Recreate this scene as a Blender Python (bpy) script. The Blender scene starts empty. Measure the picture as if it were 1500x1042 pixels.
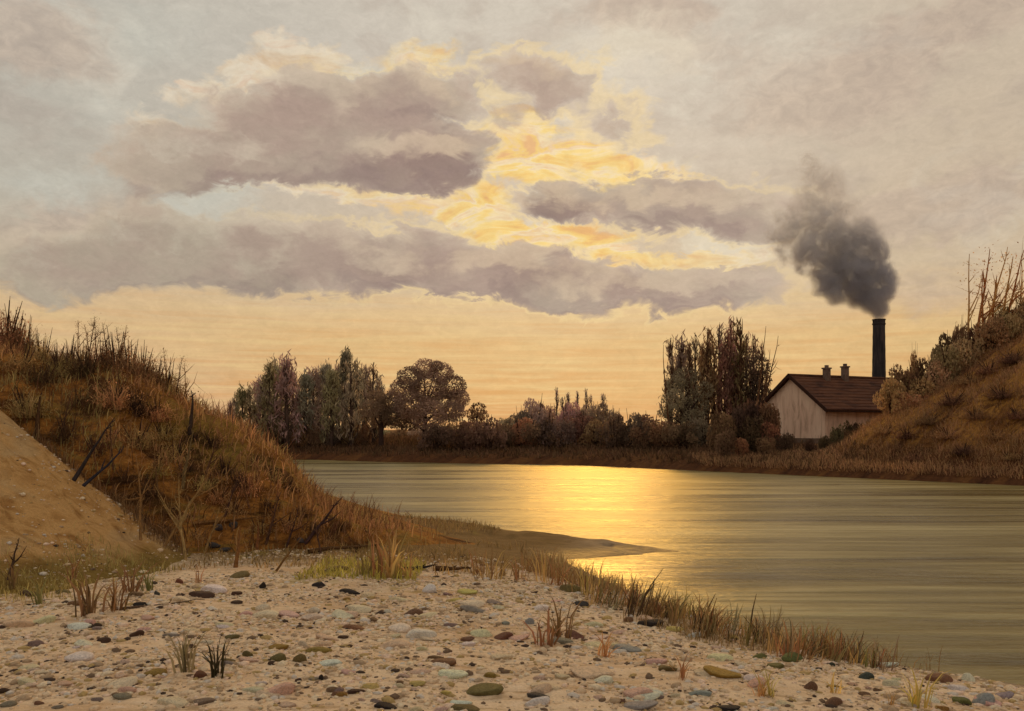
import bpy, math, random
import numpy as np
R = math.radians
SC = bpy.context.scene
C = SC.collection
RNG = np.random.default_rng(7)
random.seed(7)

# ------------------------------------------------------------------ camera, sky, sun, exposure
FPX, EYE, HOR = 1300.0, 3.0, 630.0            # focal length in photo pixels, eye height, horizon row
cam_d = bpy.data.cameras.new('camera'); cam = bpy.data.objects.new('camera', cam_d); C.objects.link(cam)
cam.location = (0, 0, EYE); cam.rotation_euler = (R(90), 0, 0)
cam_d.sensor_width = 36; cam_d.lens = 36 * FPX / 1500; cam_d.shift_y = (HOR - 521) / 1500
cam_d.clip_start = 0.1; cam_d.clip_end = 12000
SC.camera = cam
SC.view_settings.view_transform = 'Standard'; SC.view_settings.look = 'None'
SC.view_settings.exposure = 0.36; SC.view_settings.gamma = 1.0; SC.view_settings.use_curve_mapping = False
SC.cycles.use_denoising = True
SC.cycles.max_bounces = 8; SC.cycles.diffuse_bounces = 3; SC.cycles.glossy_bounces = 3
SC.cycles.transmission_bounces = 4; SC.cycles.volume_bounces = 3; SC.cycles.transparent_max_bounces = 8
SC.cycles.volume_step_rate = 1.0; SC.cycles.volume_max_steps = 256
SC.cycles.caustics_reflective = False; SC.cycles.caustics_refractive = False

SUN_AZ, SUN_EL = R(5.5), R(21.0)
sd = bpy.data.lights.new('sun', 'SUN'); sd.energy = 0.5; sd.angle = R(8.0); sd.color = (1.0, 0.50, 0.08)
sun = bpy.data.objects.new('sun', sd); C.objects.link(sun)
sun.rotation_euler = (R(90) - SUN_EL, 0, R(180) - SUN_AZ)

def lin(r, g, b):
    f = lambda c: (c/255/12.92) if c/255 <= 0.04045 else ((c/255+0.055)/1.055)**2.4
    return (f(r), f(g), f(b), 1.0)

class NT:
    """small helper to chain shader nodes"""
    def __init__(s, tree): s.t = tree; s.n = tree.nodes; s.l = tree.links
    def put(s, node, i, v):
        if v is None: return
        if isinstance(v, bpy.types.NodeSocket): s.l.new(v, node.inputs[i])
        else: node.inputs[i].default_value = v
    def new(s, t, **kw):
        n = s.n.new(t)
        for k, v in kw.items(): setattr(n, k, v)
        return n
    def m(s, op, a, b=None, c=None, clamp=False):
        n = s.new('ShaderNodeMath', operation=op, use_clamp=clamp)
        s.put(n, 0, a); s.put(n, 1, b); s.put(n, 2, c); return n.outputs[0]
    def v(s, op, a, b=None, c=None):
        n = s.new('ShaderNodeVectorMath', operation=op)
        s.put(n, 0, a); s.put(n, 1, b); s.put(n, 2, c)
        return n.outputs['Value'] if op in ('LENGTH', 'DOT_PRODUCT', 'DISTANCE') else n.outputs['Vector']
    def noise(s, vec, scale, detail=4, rough=0.55, dist=0.0, col=False):
        n = s.new('ShaderNodeTexNoise'); s.put(n, 'Vector', vec); n.inputs['Scale'].default_value = scale
        n.inputs['Detail'].default_value = detail; n.inputs['Roughness'].default_value = rough
        n.inputs['Distortion'].default_value = dist
        return n.outputs['Color' if col else 'Fac']
    def mix(s, f, a, b, blend='MIX'):
        n = s.new('ShaderNodeMix', data_type='RGBA', blend_type=blend)
        s.put(n, 0, f); s.put(n, 6, a); s.put(n, 7, b); return n.outputs[2]
    def step(s, x, lo, hi, a=0.0, b=1.0):
        n = s.new('ShaderNodeMapRange', interpolation_type='SMOOTHSTEP')
        s.put(n, 0, x); s.put(n, 1, lo); s.put(n, 2, hi); s.put(n, 3, a); s.put(n, 4, b); return n.outputs[0]
    def ramp(s, x, stops, interp='LINEAR'):
        n = s.new('ShaderNodeValToRGB'); cr = n.color_ramp; cr.interpolation = interp
        while len(cr.elements) < len(stops): cr.elements.new(0.5)
        for e, (p, c) in zip(cr.elements, stops): e.position = p; e.color = c
        s.put(n, 0, x); return n.outputs['Color']

def sky_dir(px, py):
    """azimuth and elevation of a direction of the sky"""
    az = math.atan((px-750)/FPX); return az, math.atan((HOR-py)/FPX*math.cos(az))

def build_world():
    w = bpy.data.worlds.new('World'); SC.world = w; w.use_nodes = True
    t = w.node_tree; t.nodes.clear(); N = NT(t)
    out = N.new('ShaderNodeOutputWorld')
    D0 = N.new('ShaderNodeTexCoord').outputs['Generated']
    D = N.v('NORMALIZE', D0)
    sx = N.new('ShaderNodeSeparateXYZ'); N.put(sx, 0, D)
    az = N.m('ARCTAN2', sx.outputs[0], sx.outputs[1])
    el = N.m('ARCSINE', sx.outputs[2])
    # turbulence that bends every cloud edge
    Ds = N.v('MULTIPLY', D, (1.0, 1.0, 1.7))
    n1 = N.noise(Ds, 9.0, 4, 0.55, 0.3, col=True)
    n2 = N.noise(Ds, 30.0, 5, 0.6, 0.8, col=True)
    w1 = N.v('MULTIPLY', N.v('SUBTRACT', n1, (0.5, 0.5, 0.5)), (0.10, 0.055, 0))
    w2 = N.v('MULTIPLY', N.v('SUBTRACT', n2, (0.5, 0.5, 0.5)), (0.055, 0.040, 0))
    cp = N.new('ShaderNodeCombineXYZ'); N.put(cp, 0, az); N.put(cp, 1, el)
    P = N.v('ADD', N.v('ADD', N.v('ADD', cp.outputs[0], (0.022, 0, 0)), w1), w2)
    fb = N.noise(Ds, 20.0, 6, 0.62, 0.6)
    def puffs(vec):
        n = N.new('ShaderNodeTexVoronoi', feature='SMOOTH_F1', voronoi_dimensions='2D')
        n.inputs['Scale'].default_value = 13.0; n.inputs['Smoothness'].default_value = 0.6; n.inputs['Detail'].default_value = 1.5; n.inputs['Roughness'].default_value = 0.55
        N.put(n, 'Vector', N.v('MULTIPLY', vec, (1.0, 1.6, 1.0))); return N.m('SUBTRACT', 0.50, n.outputs['Distance'])
    fine = N.noise(Ds, 42.0, 5, 0.62, 0.9)
    def field(blobs, P=P):
        acc = None
        for (px, py, rx, ry, wt) in blobs:
            a, e = sky_dir(px, py); ca = math.cos(a)
            ix = FPX/(rx*ca*ca); iy = FPX/(ry*ca)
            q = N.v('MULTIPLY_ADD', P, (ix, iy, 0), (-a*ix, -e*iy, 0))
            f = N.m('SUBTRACT', 1.0, N.v('DOT_PRODUCT', q, q), clamp=True)
            f = N.m('POWER', f, 1.4)
            acc = N.m('MULTIPLY', f, wt) if acc is None else N.m('MULTIPLY_ADD', f, wt, acc)
        return acc
    L = lin
    # clear and thinly veiled sky: golden at the horizon, pale cream and grey above
    e01 = N.m('ADD', el, N.m('MULTIPLY', N.m('SUBTRACT', N.noise(N.v('MULTIPLY', D, (2, 2, 26)), 3.0, 4), 0.5), 0.05))
    base = N.ramp(N.m('DIVIDE', e01, 0.8), [
        (0.0, L(216, 158, 104)), (0.05, L(219, 171, 113)), (0.12, L(221, 181, 124)), (0.165, L(219, 185, 138)), (0.215, L(208, 185, 154)),
        (0.32, L(203, 186, 166)), (0.50, L(205, 195, 180)), (0.75, L(206, 196, 178)), (1.0, L(204, 196, 182))])
    # left is cooler and greyer, right is peach
    cool = N.step(az, -0.12, -0.5); warm = N.step(az, 0.15, 0.5)
    hi = N.step(el, 0.10, 0.24)
    base = N.mix(N.m('MULTIPLY', N.m('MULTIPLY', cool, hi), 0.6), base, L(181, 178, 165))
    base = N.mix(N.m('MULTIPLY', N.m('MULTIPLY', warm, hi), 0.6), base, L(205, 182, 152))
    base = N.mix(N.m('MULTIPLY', N.m('MULTIPLY', cool, N.step(el, 0.17, 0.02)), 0.55), base, L(212, 184, 158))
    # far from the sun the same overcast, duller
    away = N.step(N.v('DOT_PRODUCT', D, (math.sin(SUN_AZ), math.cos(SUN_AZ), 0.2)), 0.75, -0.4)
    base = N.mix(N.m('MULTIPLY', away, 0.75), base, L(200, 194, 186))
    # high veil of soft cloud
    veil = N.step(N.m('ADD', N.noise(Ds, 5.0, 5, 0.6, 0.8), N.m('MULTIPLY', N.m('SUBTRACT', fb, 0.5), 0.35)), 0.50, 0.68)
    base = N.mix(N.m('MULTIPLY', N.m('MULTIPLY', veil, hi), 0.38), base, L(176, 158, 144))
    thin = N.step(N.noise(Ds, 7.0, 5, 0.6, 1.0), 0.54, 0.70)
    base = N.mix(N.m('MULTIPLY', N.m('MULTIPLY', thin, hi), 0.45), base, L(222, 213, 194))
    # horizontal streaks near the horizon
    st = N.noise(N.v('MULTIPLY', D, (1, 1, 22)), 7.0, 6, 0.6, 0.4)
    lo = N.step(el, 0.20, 0.03)
    base = N.mix(N.m('MULTIPLY', lo, N.step(st, 0.46, 0.70, 0, 0.7)), base, L(232, 200, 140))
    base = N.mix(N.m('MULTIPLY', lo, N.step(st, 0.52, 0.32, 0, 0.55)), base, L(212, 152, 90))
    # soft grey cloud heaps (pale), drawn first
    soft = field([(1250, 130, 230, 95, .9), (1440, 290, 150, 70, .9), (1330, 330, 140, 60, .7), (90, 360, 200, 70, .6), (1050, 60, 190, 60, .5), (60, 60, 260, 80, .9), (1440, 20, 190, 60, .9),
                  (1400, 420, 160, 50, .6), (180, 320, 160, 60, .5), (980, 10, 180, 36, .8)])
    sm = N.step(N.m('ADD', soft, N.m('MULTIPLY', N.m('SUBTRACT', fb, 0.5), 0.7)), 0.15, 0.75)
    base = N.mix(N.m('MULTIPLY', sm, 0.62), base, N.mix(N.step(fine, 0.30, 0.70), L(184, 162, 145), L(198, 175, 154)))
    # pale blue-white openings
    pale = field([(330, 280, 150, 60, .8), (100, 270, 170, 60, .6), (960, 60, 200, 60, .6), (250, 60, 170, 60, .5), (1090, 350, 90, 30, .9), (1000, 130, 120, 40, .3), (200, 180, 120, 50, .5), (1000, 240, 110, 40, .6), (560, 120, 130, 50, .8)])
    pm = N.step(N.m('ADD', pale, N.m('MULTIPLY', N.m('SUBTRACT', fb, 0.5), 0.6)), 0.2, 0.8)
    base = N.mix(N.m('MULTIPLY', pm, 0.7), base, N.mix(N.step(az, -0.35, 0.0), L(202, 200, 186), L(226, 214, 190)))
    # sunlit cloud: cream, yellow, orange folds
    glow = field([(750, 205, 95, 50, 1.0), (860, 240, 150, 52, 1.0), (970, 250, 110, 40, .8), (720, 295, 75, 48, 1.0), (625, 300, 110, 40, 1.0), (520, 280, 110, 30, .9), (450, 275, 60, 22, .5),
                  (770, 345, 110, 38, 1.0), (880, 355, 130, 36, 1.0), (1000, 378, 160, 24, .9), (1110, 375, 110, 20, .7), (470, 88, 110, 42, 1.1), (400, 114, 80, 36, 1.0), (640, 84, 110, 46, .9), (330, 145, 80, 34, .9),
                  (265, 188, 70, 34, .8), (1080, 262, 90, 26, .5), (800, 180, 90, 30, .5)])
    gm = N.step(N.m('ADD', glow, N.m('MULTIPLY', N.m('SUBTRACT', fb, 0.5), 1.3)), 0.35, 0.85)
    sund = N.v('LENGTH', N.v('SUBTRACT', cp.outputs[0], (sky_dir(800, 280)[0], sky_dir(800, 280)[1], 0)))
    near = N.step(sund, 0.33, 0.05)
    fold = N.noise(N.v('MULTIPLY', D, (1, 1, 2.6)), 13.0, 4, 0.60, 0.9)
    gcol = N.ramp(fold, [(0.30, L(226, 166, 92)), (0.40, L(240, 194, 98)), (0.47, L(244, 210, 124)), (0.52, L(240, 216, 170)), (0.57, L(232, 196, 150)), (0.62, L(242, 200, 104)), (0.70, L(228, 172, 108))])
    gcol = N.mix(N.m('SUBTRACT', 1.0, near), gcol, N.ramp(fold, [(0.30, L(214, 184, 148)), (0.5, L(230, 214, 188)), (0.62, L(224, 196, 168)), (0.72, L(232, 220, 198))]))
    base = N.mix(N.m('MULTIPLY', gm, 0.92), base, gcol)
    # the mauve-grey heaps in front of the light
    MB_ = ([(610, 200, 190, 105, 1.0), (480, 180, 190, 90, .95), (375, 210, 180, 80, .9), (285, 240, 150, 66, .75), (190, 268, 130, 50, .55), (668, 238, 105, 62, 1.0), (560, 242, 160, 60, .8), (430, 240, 150, 50, .6), (640, 125, 110, 62, .6), (500, 125, 110, 42, .4),
                   (790, 130, 140, 66, .62), (880, 170, 150, 58, .58), (985, 188, 150, 54, .45), (860, 105, 150, 50, .35),
                   (835, 295, 115, 38, 1.0), (930, 290, 165, 54, 1.0), (1050, 298, 165, 64, .95), (1140, 318, 140, 54, .65),
                   (320, 370, 230, 74, .85), (450, 386, 210, 76, .95), (590, 388, 190, 74, 1.0), (700, 390, 170, 68, .95), (820, 410, 180, 56, 1.0), (940, 424, 190, 54, .95), (1070, 424, 180, 52, .85), (1190, 412, 140, 48, .5),
                   (190, 388, 220, 72, .8), (60, 396, 200, 64, .7), (250, 330, 170, 56, .5)])
    mauve = field(MB_)
    md = N.m('ADD', N.m('ADD', mauve, N.m('MULTIPLY', N.m('SUBTRACT', fb, 0.5), 0.55)), N.m('MULTIPLY', puffs(P), 0.55))
    me = N.step(md, 0.24, 0.86)
    thick = N.step(N.m('ADD', md, N.m('MULTIPLY', N.m('SUBTRACT', fine, 0.5), 0.5)), 0.45, 1.25)
    P2 = N.v('ADD', P, (0.010, 0.026, 0)); fb2 = N.noise(N.v('ADD', Ds, (0.010, 0, 0.040)), 20.0, 6, 0.62, 0.6)
    md2 = N.m('ADD', N.m('ADD', N.m('MULTIPLY_ADD', N.m('SUBTRACT', field(MB_, P2), mauve), 0.45, mauve), N.m('MULTIPLY', N.m('SUBTRACT', fb2, 0.5), 0.55)), N.m('MULTIPLY', puffs(P2), 0.55))
    lit = N.m('SUBTRACT', md, md2)
    mcol = N.mix(thick, L(206, 184, 163), L(176, 152, 138))
    mcol = N.mix(N.step(n1, 0.4, 0.62, 0, 0.5), mcol, L(182, 168, 148))
    deep = field([(690, 250, 70, 40, 1.0), (600, 245, 110, 40, .6), (850, 298, 75, 26, 1.0), (820, 395, 100, 34, .6), (600, 400, 130, 34, .5), (430, 408, 90, 26, .4), (960, 420, 100, 30, .4)])
    mcol = N.mix(N.m('MULTIPLY', N.step(deep, 0.05, 0.8), 0.7), mcol, L(144, 119, 112))
    mcol = N.mix(N.step(lit, 0.14, 0.66, 0, 0.50), mcol, N.mix(N.step(sund, 0.45, 0.05), L(214, 200, 180), L(228, 202, 168)))
    mcol = N.mix(N.step(lit, 0.0, -0.35, 0, 0.55), mcol, L(146, 124, 118))
    mcol = N.mix(N.m('MULTIPLY', N.step(az, -0.05, -0.35), N.step(el, 0.30, 0.16, 0.15, 0.75)), mcol, N.mix(1.0, mcol, (0.97, 1.05, 1.0, 1), 'MULTIPLY'))
    rim = N.m('MULTIPLY', N.m('MULTIPLY', N.step(md, 0.18, 0.40), N.step(md, 0.62, 0.42)), N.step(sund, 0.45, 0.08))
    base = N.mix(me, base, mcol)
    base = N.mix(N.m('MULTIPLY', rim, 0.5), base, L(244, 214, 152))
    # fine grain of the cloud surface
    g = N.m('MULTIPLY_ADD', N.m('SUBTRACT', fine, 0.5), 0.30, 1.0)
    g2 = N.m('MULTIPLY_ADD', N.m('SUBTRACT', N.noise(Ds, 120.0, 4, 0.7, 1.2), 0.5), 0.22, 1.0)
    base = N.mix(1.0, base, N.mix(1.0, g, g2, 'MULTIPLY'), 'MULTIPLY')
    # below the horizon: the dim earth
    base = N.mix(N.step(el, -0.01, -0.06), base, L(90, 76, 58))
    cloud = N.new('ShaderNodeBackground'); N.put(cloud, 0, base); cloud.inputs[1].default_value = 0.745
    nis = N.new('ShaderNodeTexSky', sky_type='NISHITA'); nis.sun_disc = False
    nis.sun_elevation = SUN_EL; nis.sun_rotation = SUN_AZ; nis.air_density = 1.4; nis.dust_density = 1.5
    clear = N.new('ShaderNodeBackground'); N.put(clear, 0, nis.outputs[0]); clear.inputs[1].default_value = 0.05
    mx = N.new('ShaderNodeMixShader'); N.put(mx, 0, N.m('MULTIPLY_ADD', me, 0.05, 0.94, clamp=True))
    t.links.new(clear.outputs[0], mx.inputs[1]); t.links.new(cloud.outputs[0], mx.inputs[2])
    t.links.new(mx.outputs[0], out.inputs[0])
    w.cycles.sampling_method = 'NONE'
build_world()

# ------------------------------------------------------------------ scene helpers
def tag(o, label=None, cat=None, group=None, kind=None, color=None):
    if label: o['label'] = label
    if cat: o['category'] = cat
    if group: o['group'] = group
    if kind: o['kind'] = kind
    if color is not None: o.color = (*color, 1.0)
    return o

def empty(name, loc, rz=0.0, scale=1.0):
    o = bpy.data.objects.new(name, None); C.objects.link(o); o.empty_display_size = 0.3
    o.location = loc; o.rotation_euler = (0, 0, rz); o.scale = (scale,)*3 if not hasattr(scale, '__len__') else scale
    return o

class MB:
    """collects vertices and faces (quads and triangles), with a value v per vertex"""
    def __init__(s): s.V = []; s.F = []; s.A = []; s.n = 0
    def add(s, verts, faces, v=0.5):
        verts = np.asarray(verts, float).reshape(-1, 3)
        s.V.append(verts); s.A.append(np.broadcast_to(np.asarray(v, float), (len(verts),)))
        s.F.append(np.asarray(faces, int) + s.n); s.n += len(verts); return s
    def tube(s, pts, rad, sides=6, v=0.5, cap=True):
        pts = np.asarray(pts, float); rad = np.broadcast_to(np.asarray(rad, float), (len(pts),))
        tn = np.gradient(pts, axis=0); tn /= np.linalg.norm(tn, axis=1)[:, None] + 1e-9
        up = np.array([0.31, 0.17, 0.93]) if abs(tn[0, 2]) < 0.9 else np.array([1.0, 0.1, 0])
        a = np.cross(tn, up); a /= np.linalg.norm(a, axis=1)[:, None] + 1e-9; b = np.cross(tn, a)
        th = np.linspace(0, 2*np.pi, sides, endpoint=False)
        ring = pts[:, None] + rad[:, None, None]*(np.cos(th)[None, :, None]*a[:, None] + np.sin(th)[None, :, None]*b[:, None])
        q = []
        for i in range(len(pts)-1):
            for j in range(sides):
                k = (j+1) % sides; q.append((i*sides+j, i*sides+k, (i+1)*sides+k, (i+1)*sides+j))
        s.add(ring.reshape(-1, 3), q, v)
        if cap:
            m = s.n - sides
            s.F.append(np.array([[m, m+j, m+j+1] for j in range(1, sides-1)]))
        return s
    def box(s, lo, hi, v=0.5, M=None):
        (a, b, c), (d, e, f) = lo, hi
        p = np.array([(a, b, c), (d, b, c), (d, e, c), (a, e, c), (a, b, f), (d, b, f), (d, e, f), (a, e, f)], float)
        if M is not None: p = M(p)
        return s.add(p, [(0, 3, 2, 1), (4, 5, 6, 7), (0, 1, 5, 4), (1, 2, 6, 5), (2, 3, 7, 6), (3, 0, 4, 7)], v)
    def leaves(s, c, size, v, up=0.0, aspect=0.55, flat=None):
        """diamond leaves at the centres c, random or upright (up 0..1)"""
        n = len(c)
        if n == 0: return s
        d = RNG.normal(size=(n, 3)); d[:, 2] = d[:, 2]*(1-up) + up*3*np.sign(RNG.random(n)-0.08)
        d /= np.linalg.norm(d, axis=1)[:, None]
        e = np.cross(d, RNG.normal(size=(n, 3))); e /= np.linalg.norm(e, axis=1)[:, None] + 1e-9
        size = np.broadcast_to(np.asarray(size, float), (n,))[:, None]
        nn = np.cross(d, e)*size*0.12
        p = np.stack([c - d*size*0.5, c + e*size*aspect*0.5 + nn, c + d*size*0.5, c - e*size*aspect*0.5 + nn], 1)
        f = np.arange(n*4).reshape(n, 4)
        return s.add(p.reshape(-1, 3), f, np.repeat(np.broadcast_to(v, (n,)), 4))
    def blades(s, base, tip, width, v, bend=0.15):
        """tapered grass blades of two quads and a tip, base and tip arrays (n,3)"""
        n = len(base)
        d = tip - base; side = np.stack([-d[:, 1], d[:, 0], np.zeros(n)], 1) + RNG.normal(size=(n, 3))*np.linalg.norm(d, axis=1)[:, None]*0.6
        side[:, 2] = 0; side /= np.linalg.norm(side, axis=1)[:, None] + 1e-9
        w = np.broadcast_to(np.asarray(width, float), (n,))[:, None]*0.5
        rows = []
        for t, k in ((0.0, 1.0), (0.42, 0.9), (0.76, 0.55), (1.0, 0.10)):
            c = base + d*np.array([t**1.9, t**1.9, 1-(1-t)**1.45]); rows += [c - side*w*k, c + side*w*k]
        p = np.stack(rows, 1); b8 = np.arange(n)[:, None]*8
        f = np.concatenate([b8 + np.array([[0, 1, 3, 2]]), b8 + np.array([[2, 3, 5, 4]]), b8 + np.array([[4, 5, 7, 6]])])
        return s.add(p.reshape(-1, 3), f, np.repeat(np.broadcast_to(v, (n,)), 8))
    def mesh(s, name, mat, smooth=False):
        me = bpy.data.meshes.new(name)
        V = np.concatenate(s.V); A = np.concatenate(s.A)
        li, tot = [], []
        for f in s.F:
            li.append(f.ravel()); tot.append(np.full(len(f), f.shape[1]))
        li = np.concatenate(li); tot = np.concatenate(tot)
        me.vertices.add(len(V)); me.vertices.foreach_set('co', V.ravel())
        me.loops.add(len(li)); me.loops.foreach_set('vertex_index', li)
        me.polygons.add(len(tot)); st = np.concatenate([[0], np.cumsum(tot)[:-1]])
        me.polygons.foreach_set('loop_start', st); me.polygons.foreach_set('loop_total', tot)
        me.update(calc_edges=True); me.validate()
        at = me.attributes.new('v', 'FLOAT', 'POINT'); at.data.foreach_set('value', A.astype(np.float32))
        me.polygons.foreach_set('use_smooth', np.full(len(me.polygons), smooth))
        if mat: me.materials.append(mat)
        return me
    def build(s, name, mat, parent=None, smooth=False, loc=(0, 0, 0)):
        o = bpy.data.objects.new(name, s.mesh(name, mat, smooth)); C.objects.link(o)
        o.location = loc
        if parent is not None: o.parent = parent
        return o

def link(name, me, loc, rz=0.0, scale=1.0, parent=None, rot=None):
    o = bpy.data.objects.new(name, me); C.objects.link(o); o.location = loc
    o.rotation_euler = rot if rot is not None else (0, 0, rz)
    o.scale = (scale,)*3 if not hasattr(scale, '__len__') else scale
    if parent is not None: o.parent = parent
    return o

def dup(o, loc=None, rz=None, scale=None, color=None):
    """a copy of a thing and of its parts and sub-parts"""
    def cp(a, par):
        c = a.copy(); C.objects.link(c); c.parent = par
        for ch in a.children: cp(ch, c)
        return c
    r = cp(o, None)
    if loc is not None: r.location = loc
    if rz is not None: r.rotation_euler = (0, 0, rz)
    if scale is not None: r.scale = scale if hasattr(scale, '__len__') else (scale,)*3
    return r

def W(px, py, Y):
    """the point seen in the direction (px, py) at the distance Y"""
    return np.array([(px-750)/FPX*Y, Y, EYE-(py-HOR)/FPX*Y])

# cheap smooth value noise for terrain
_G = RNG.random((256, 256))
def vnoise(x, y):
    x = np.asarray(x, float); y = np.asarray(y, float)
    xi = np.floor(x).astype(int); yi = np.floor(y).astype(int); fx = x-xi; fy = y-yi
    fx = fx*fx*(3-2*fx); fy = fy*fy*(3-2*fy)
    g = lambda i, j: _G[(xi+i) % 256, (yi+j) % 256]
    return (g(0, 0)*(1-fx)+g(1, 0)*fx)*(1-fy) + (g(0, 1)*(1-fx)+g(1, 1)*fx)*fy - 0.5
def fbm(x, y, o=4):
    return sum(vnoise(x*2**k + 17*k, y*2**k + 31*k)*0.5**k for k in range(o))

def poly_sd(x, y, pts):
    """signed distance to an open polyline; positive on the left of its direction"""
    x = np.asarray(x, float); y = np.asarray(y, float)
    best = np.full(x.shape, 1e9); sign = np.ones(x.shape)
    for (ax, ay), (bx, by) in zip(pts[:-1], pts[1:]):
        dx, dy = bx-ax, by-ay; L2 = dx*dx+dy*dy
        t = np.clip(((x-ax)*dx+(y-ay)*dy)/L2, 0, 1)
        d = np.hypot(x-ax-t*dx, y-ay-t*dy)
        cr = dx*(y-ay)-dy*(x-ax)
        m = d < best - 1e-9
        best = np.where(m, d, best); sign = np.where(m, np.sign(cr), sign)
    return best*sign
def inside(x, y, pts):
    x = np.asarray(x, float); y = np.asarray(y, float); r = np.zeros(x.shape, bool)
    for (ax, ay), (bx, by) in zip(pts, pts[1:]+pts[:1]):
        if ay == by: continue
        c = ((ay > y) != (by > y)) & (x < (bx-ax)*(y-ay)/(by-ay)+ax); r ^= c
    return r
def smin(a, b, k):
    h = np.clip(0.5+0.5*(b-a)/k, 0, 1); return b*(1-h)+a*h-k*h*(1-h)
def smax(a, b, k): return -smin(-a, -b, k)
def sstep(x, a, b):
    t = np.clip((np.asarray(x, float)-a)/(b-a), 0, 1); return t*t*(3-2*t)

# ------------------------------------------------------------------ terrain heights
NEAR_SHORE = [(20, 0), (14, 5), (9, 8.5), (6.0, 10.45), (5.45, 10.9), (4.8, 11.4), (4.15, 12.0), (3.56, 13.2), (2.83, 14.7), (1.9, 17.5), (1.3, 19.8), (1.25, 20.5), (4.1, 21.9),
              (2.2, 24.0), (0.2, 26), (-2.2, 29), (-5, 34), (-8.9, 43), (-16, 65), (-30, 100), (-60, 160)]
FAR_SHORE = [(-300, 125), (-60, 98), (-24.7, 93), (-12, 83), (5.8, 75), (19, 58.5), (24, 52), (27.5, 47.6), (33, 40), (42, 28), (60, 0), (90, -40)]
HILL_EDGE = [(0.2, 11.0), (-5.1, 25), (-11.9, 40), (-21.8, 65), (-31, 100), (-61, 160)]
HILL_FOOT = [(2.5, 21.2), (-1.5, 18.8), (-5.5, 16.9), (-9, 15.0), (-20, 8)]

def h_beach(x, y):
    d = np.abs(poly_sd(x, y, NEAR_SHORE)); d = np.where(inside(x, y, NEAR_SHORE + [(-400, 160), (-400, -100), (60, -100)]), d, -d)
    h = np.where(d > 0, 0.58*(1-np.exp(-d*0.42)), d*0.35)
    h = h + sstep(d, 0.2, 1.5)*(0.10*fbm(x*0.55, y*0.55, 3) + 0.03*fbm(x*2.6, y*2.6, 3))
    h = h + sstep(y, 19, 22)*0.05*fbm(x*1.7, y*2.6, 3)
    return np.maximum(h, -1.0)
def h_hill(x, y):
    a = poly_sd(x, y, HILL_EDGE) - 0.2
    b = -poly_sd(x, y, HILL_FOOT) - 0.1
    sh = np.abs(poly_sd(x, y, NEAR_SHORE))
    h = smin(smin(0.72+np.where(a > 0, 0.74*a, 0.17*a), 0.74*b, 0.8), 0.42*sh-0.1, 0.5)
    h = smin(h, 6.6 + 0.16*np.maximum(0, -x-12), 1.6)
    n = fbm(x*0.22, y*0.22, 4)*0.9 + fbm(x*0.9, y*0.9, 3)*0.45 - 0.5*np.maximum(0, 0.35-np.abs(fbm(x*0.16+5, y*0.4, 3)))
    return 0.05 + h + n*np.clip(h*0.5, 0, 1)
def h_dune(x, y):
    u = np.logaddexp(0, (-6.4-x)*2.2)/2.2
    crest = 0.71*u
    yc = 16.9 + 0.25*(-6-x)
    front = sstep(y, yc-4.6-0.25*u, yc)
    back = 1-sstep(y, yc+0.2, yc+2.6)
    h = 0.30 + crest*front*back
    h = h - 0.9*(1-sstep(-x, 3.9, 6.4)) - 1.2*(1-sstep(y, yc-6.2, yc-4.2)) - 1.4*sstep(y, yc+1.0, yc+3.4)
    return h + (0.22*fbm(x*0.7+40, y*0.45, 4) - 0.18*np.maximum(0, 0.25-np.abs(fbm(x*0.35+3, y*0.9+8, 3))))*np.clip(u, 0, 1) + 0.16*(sstep(-x, 5.0, 7.0))
def h_far(x, y):
    d = poly_sd(x, y, FAR_SHORE)
    h = np.where(d > 0, 0.85*(1-np.exp(-d*1.1)) + 1.05*sstep(d, 1.5, 16), d*0.5)
    crest = 3.5 + 0.64*(x-26.0) - 0.60*np.maximum(y-63.5, 0)
    dl = poly_sd(x, y, [(13, 72.5), (20.0, 60.0), (27.7, 47.6), (33, 40), (42, 28), (60, 0)])
    hill = smin(0.80*(dl-0.7), crest, 1.6); hill = smin(hill, 13 + 0*hill, 3)
    hill = hill + np.clip(hill, 0, 1)*(fbm(x*0.3, y*0.3, 4)*1.0)
    h = smax(h, np.where(d > 0, hill, h-1), 0.6)
    return np.maximum(h + sstep(d, 0.3, 3)*0.18*fbm(x*0.5, y*0.5, 3), -1.2)
def h_near(x, y): return np.maximum(np.maximum(h_beach(x, y), h_hill(x, y)), h_dune(x, y))
def h_all(x, y): return np.maximum(h_near(x, y), h_far(x, y))
def gz(x, y): return float(h_all(np.array([x]), np.array([y]))[0])

def hit(px, py, y0=5.0, y1=140.0):
    """where the line of sight through (px, py) meets the ground"""
    Y = y0*(y1/y0)**np.linspace(0, 1, 900)
    x = (px-750)/FPX*Y; z = EYE-(py-HOR)/FPX*Y
    m = np.nonzero(z <= np.maximum(h_all(x, Y), 0.0))[0]
    i = m[0] if len(m) else len(Y)-1
    return np.array([x[i], Y[i], float(h_all(x[i:i+1], Y[i:i+1])[0])])

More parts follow.
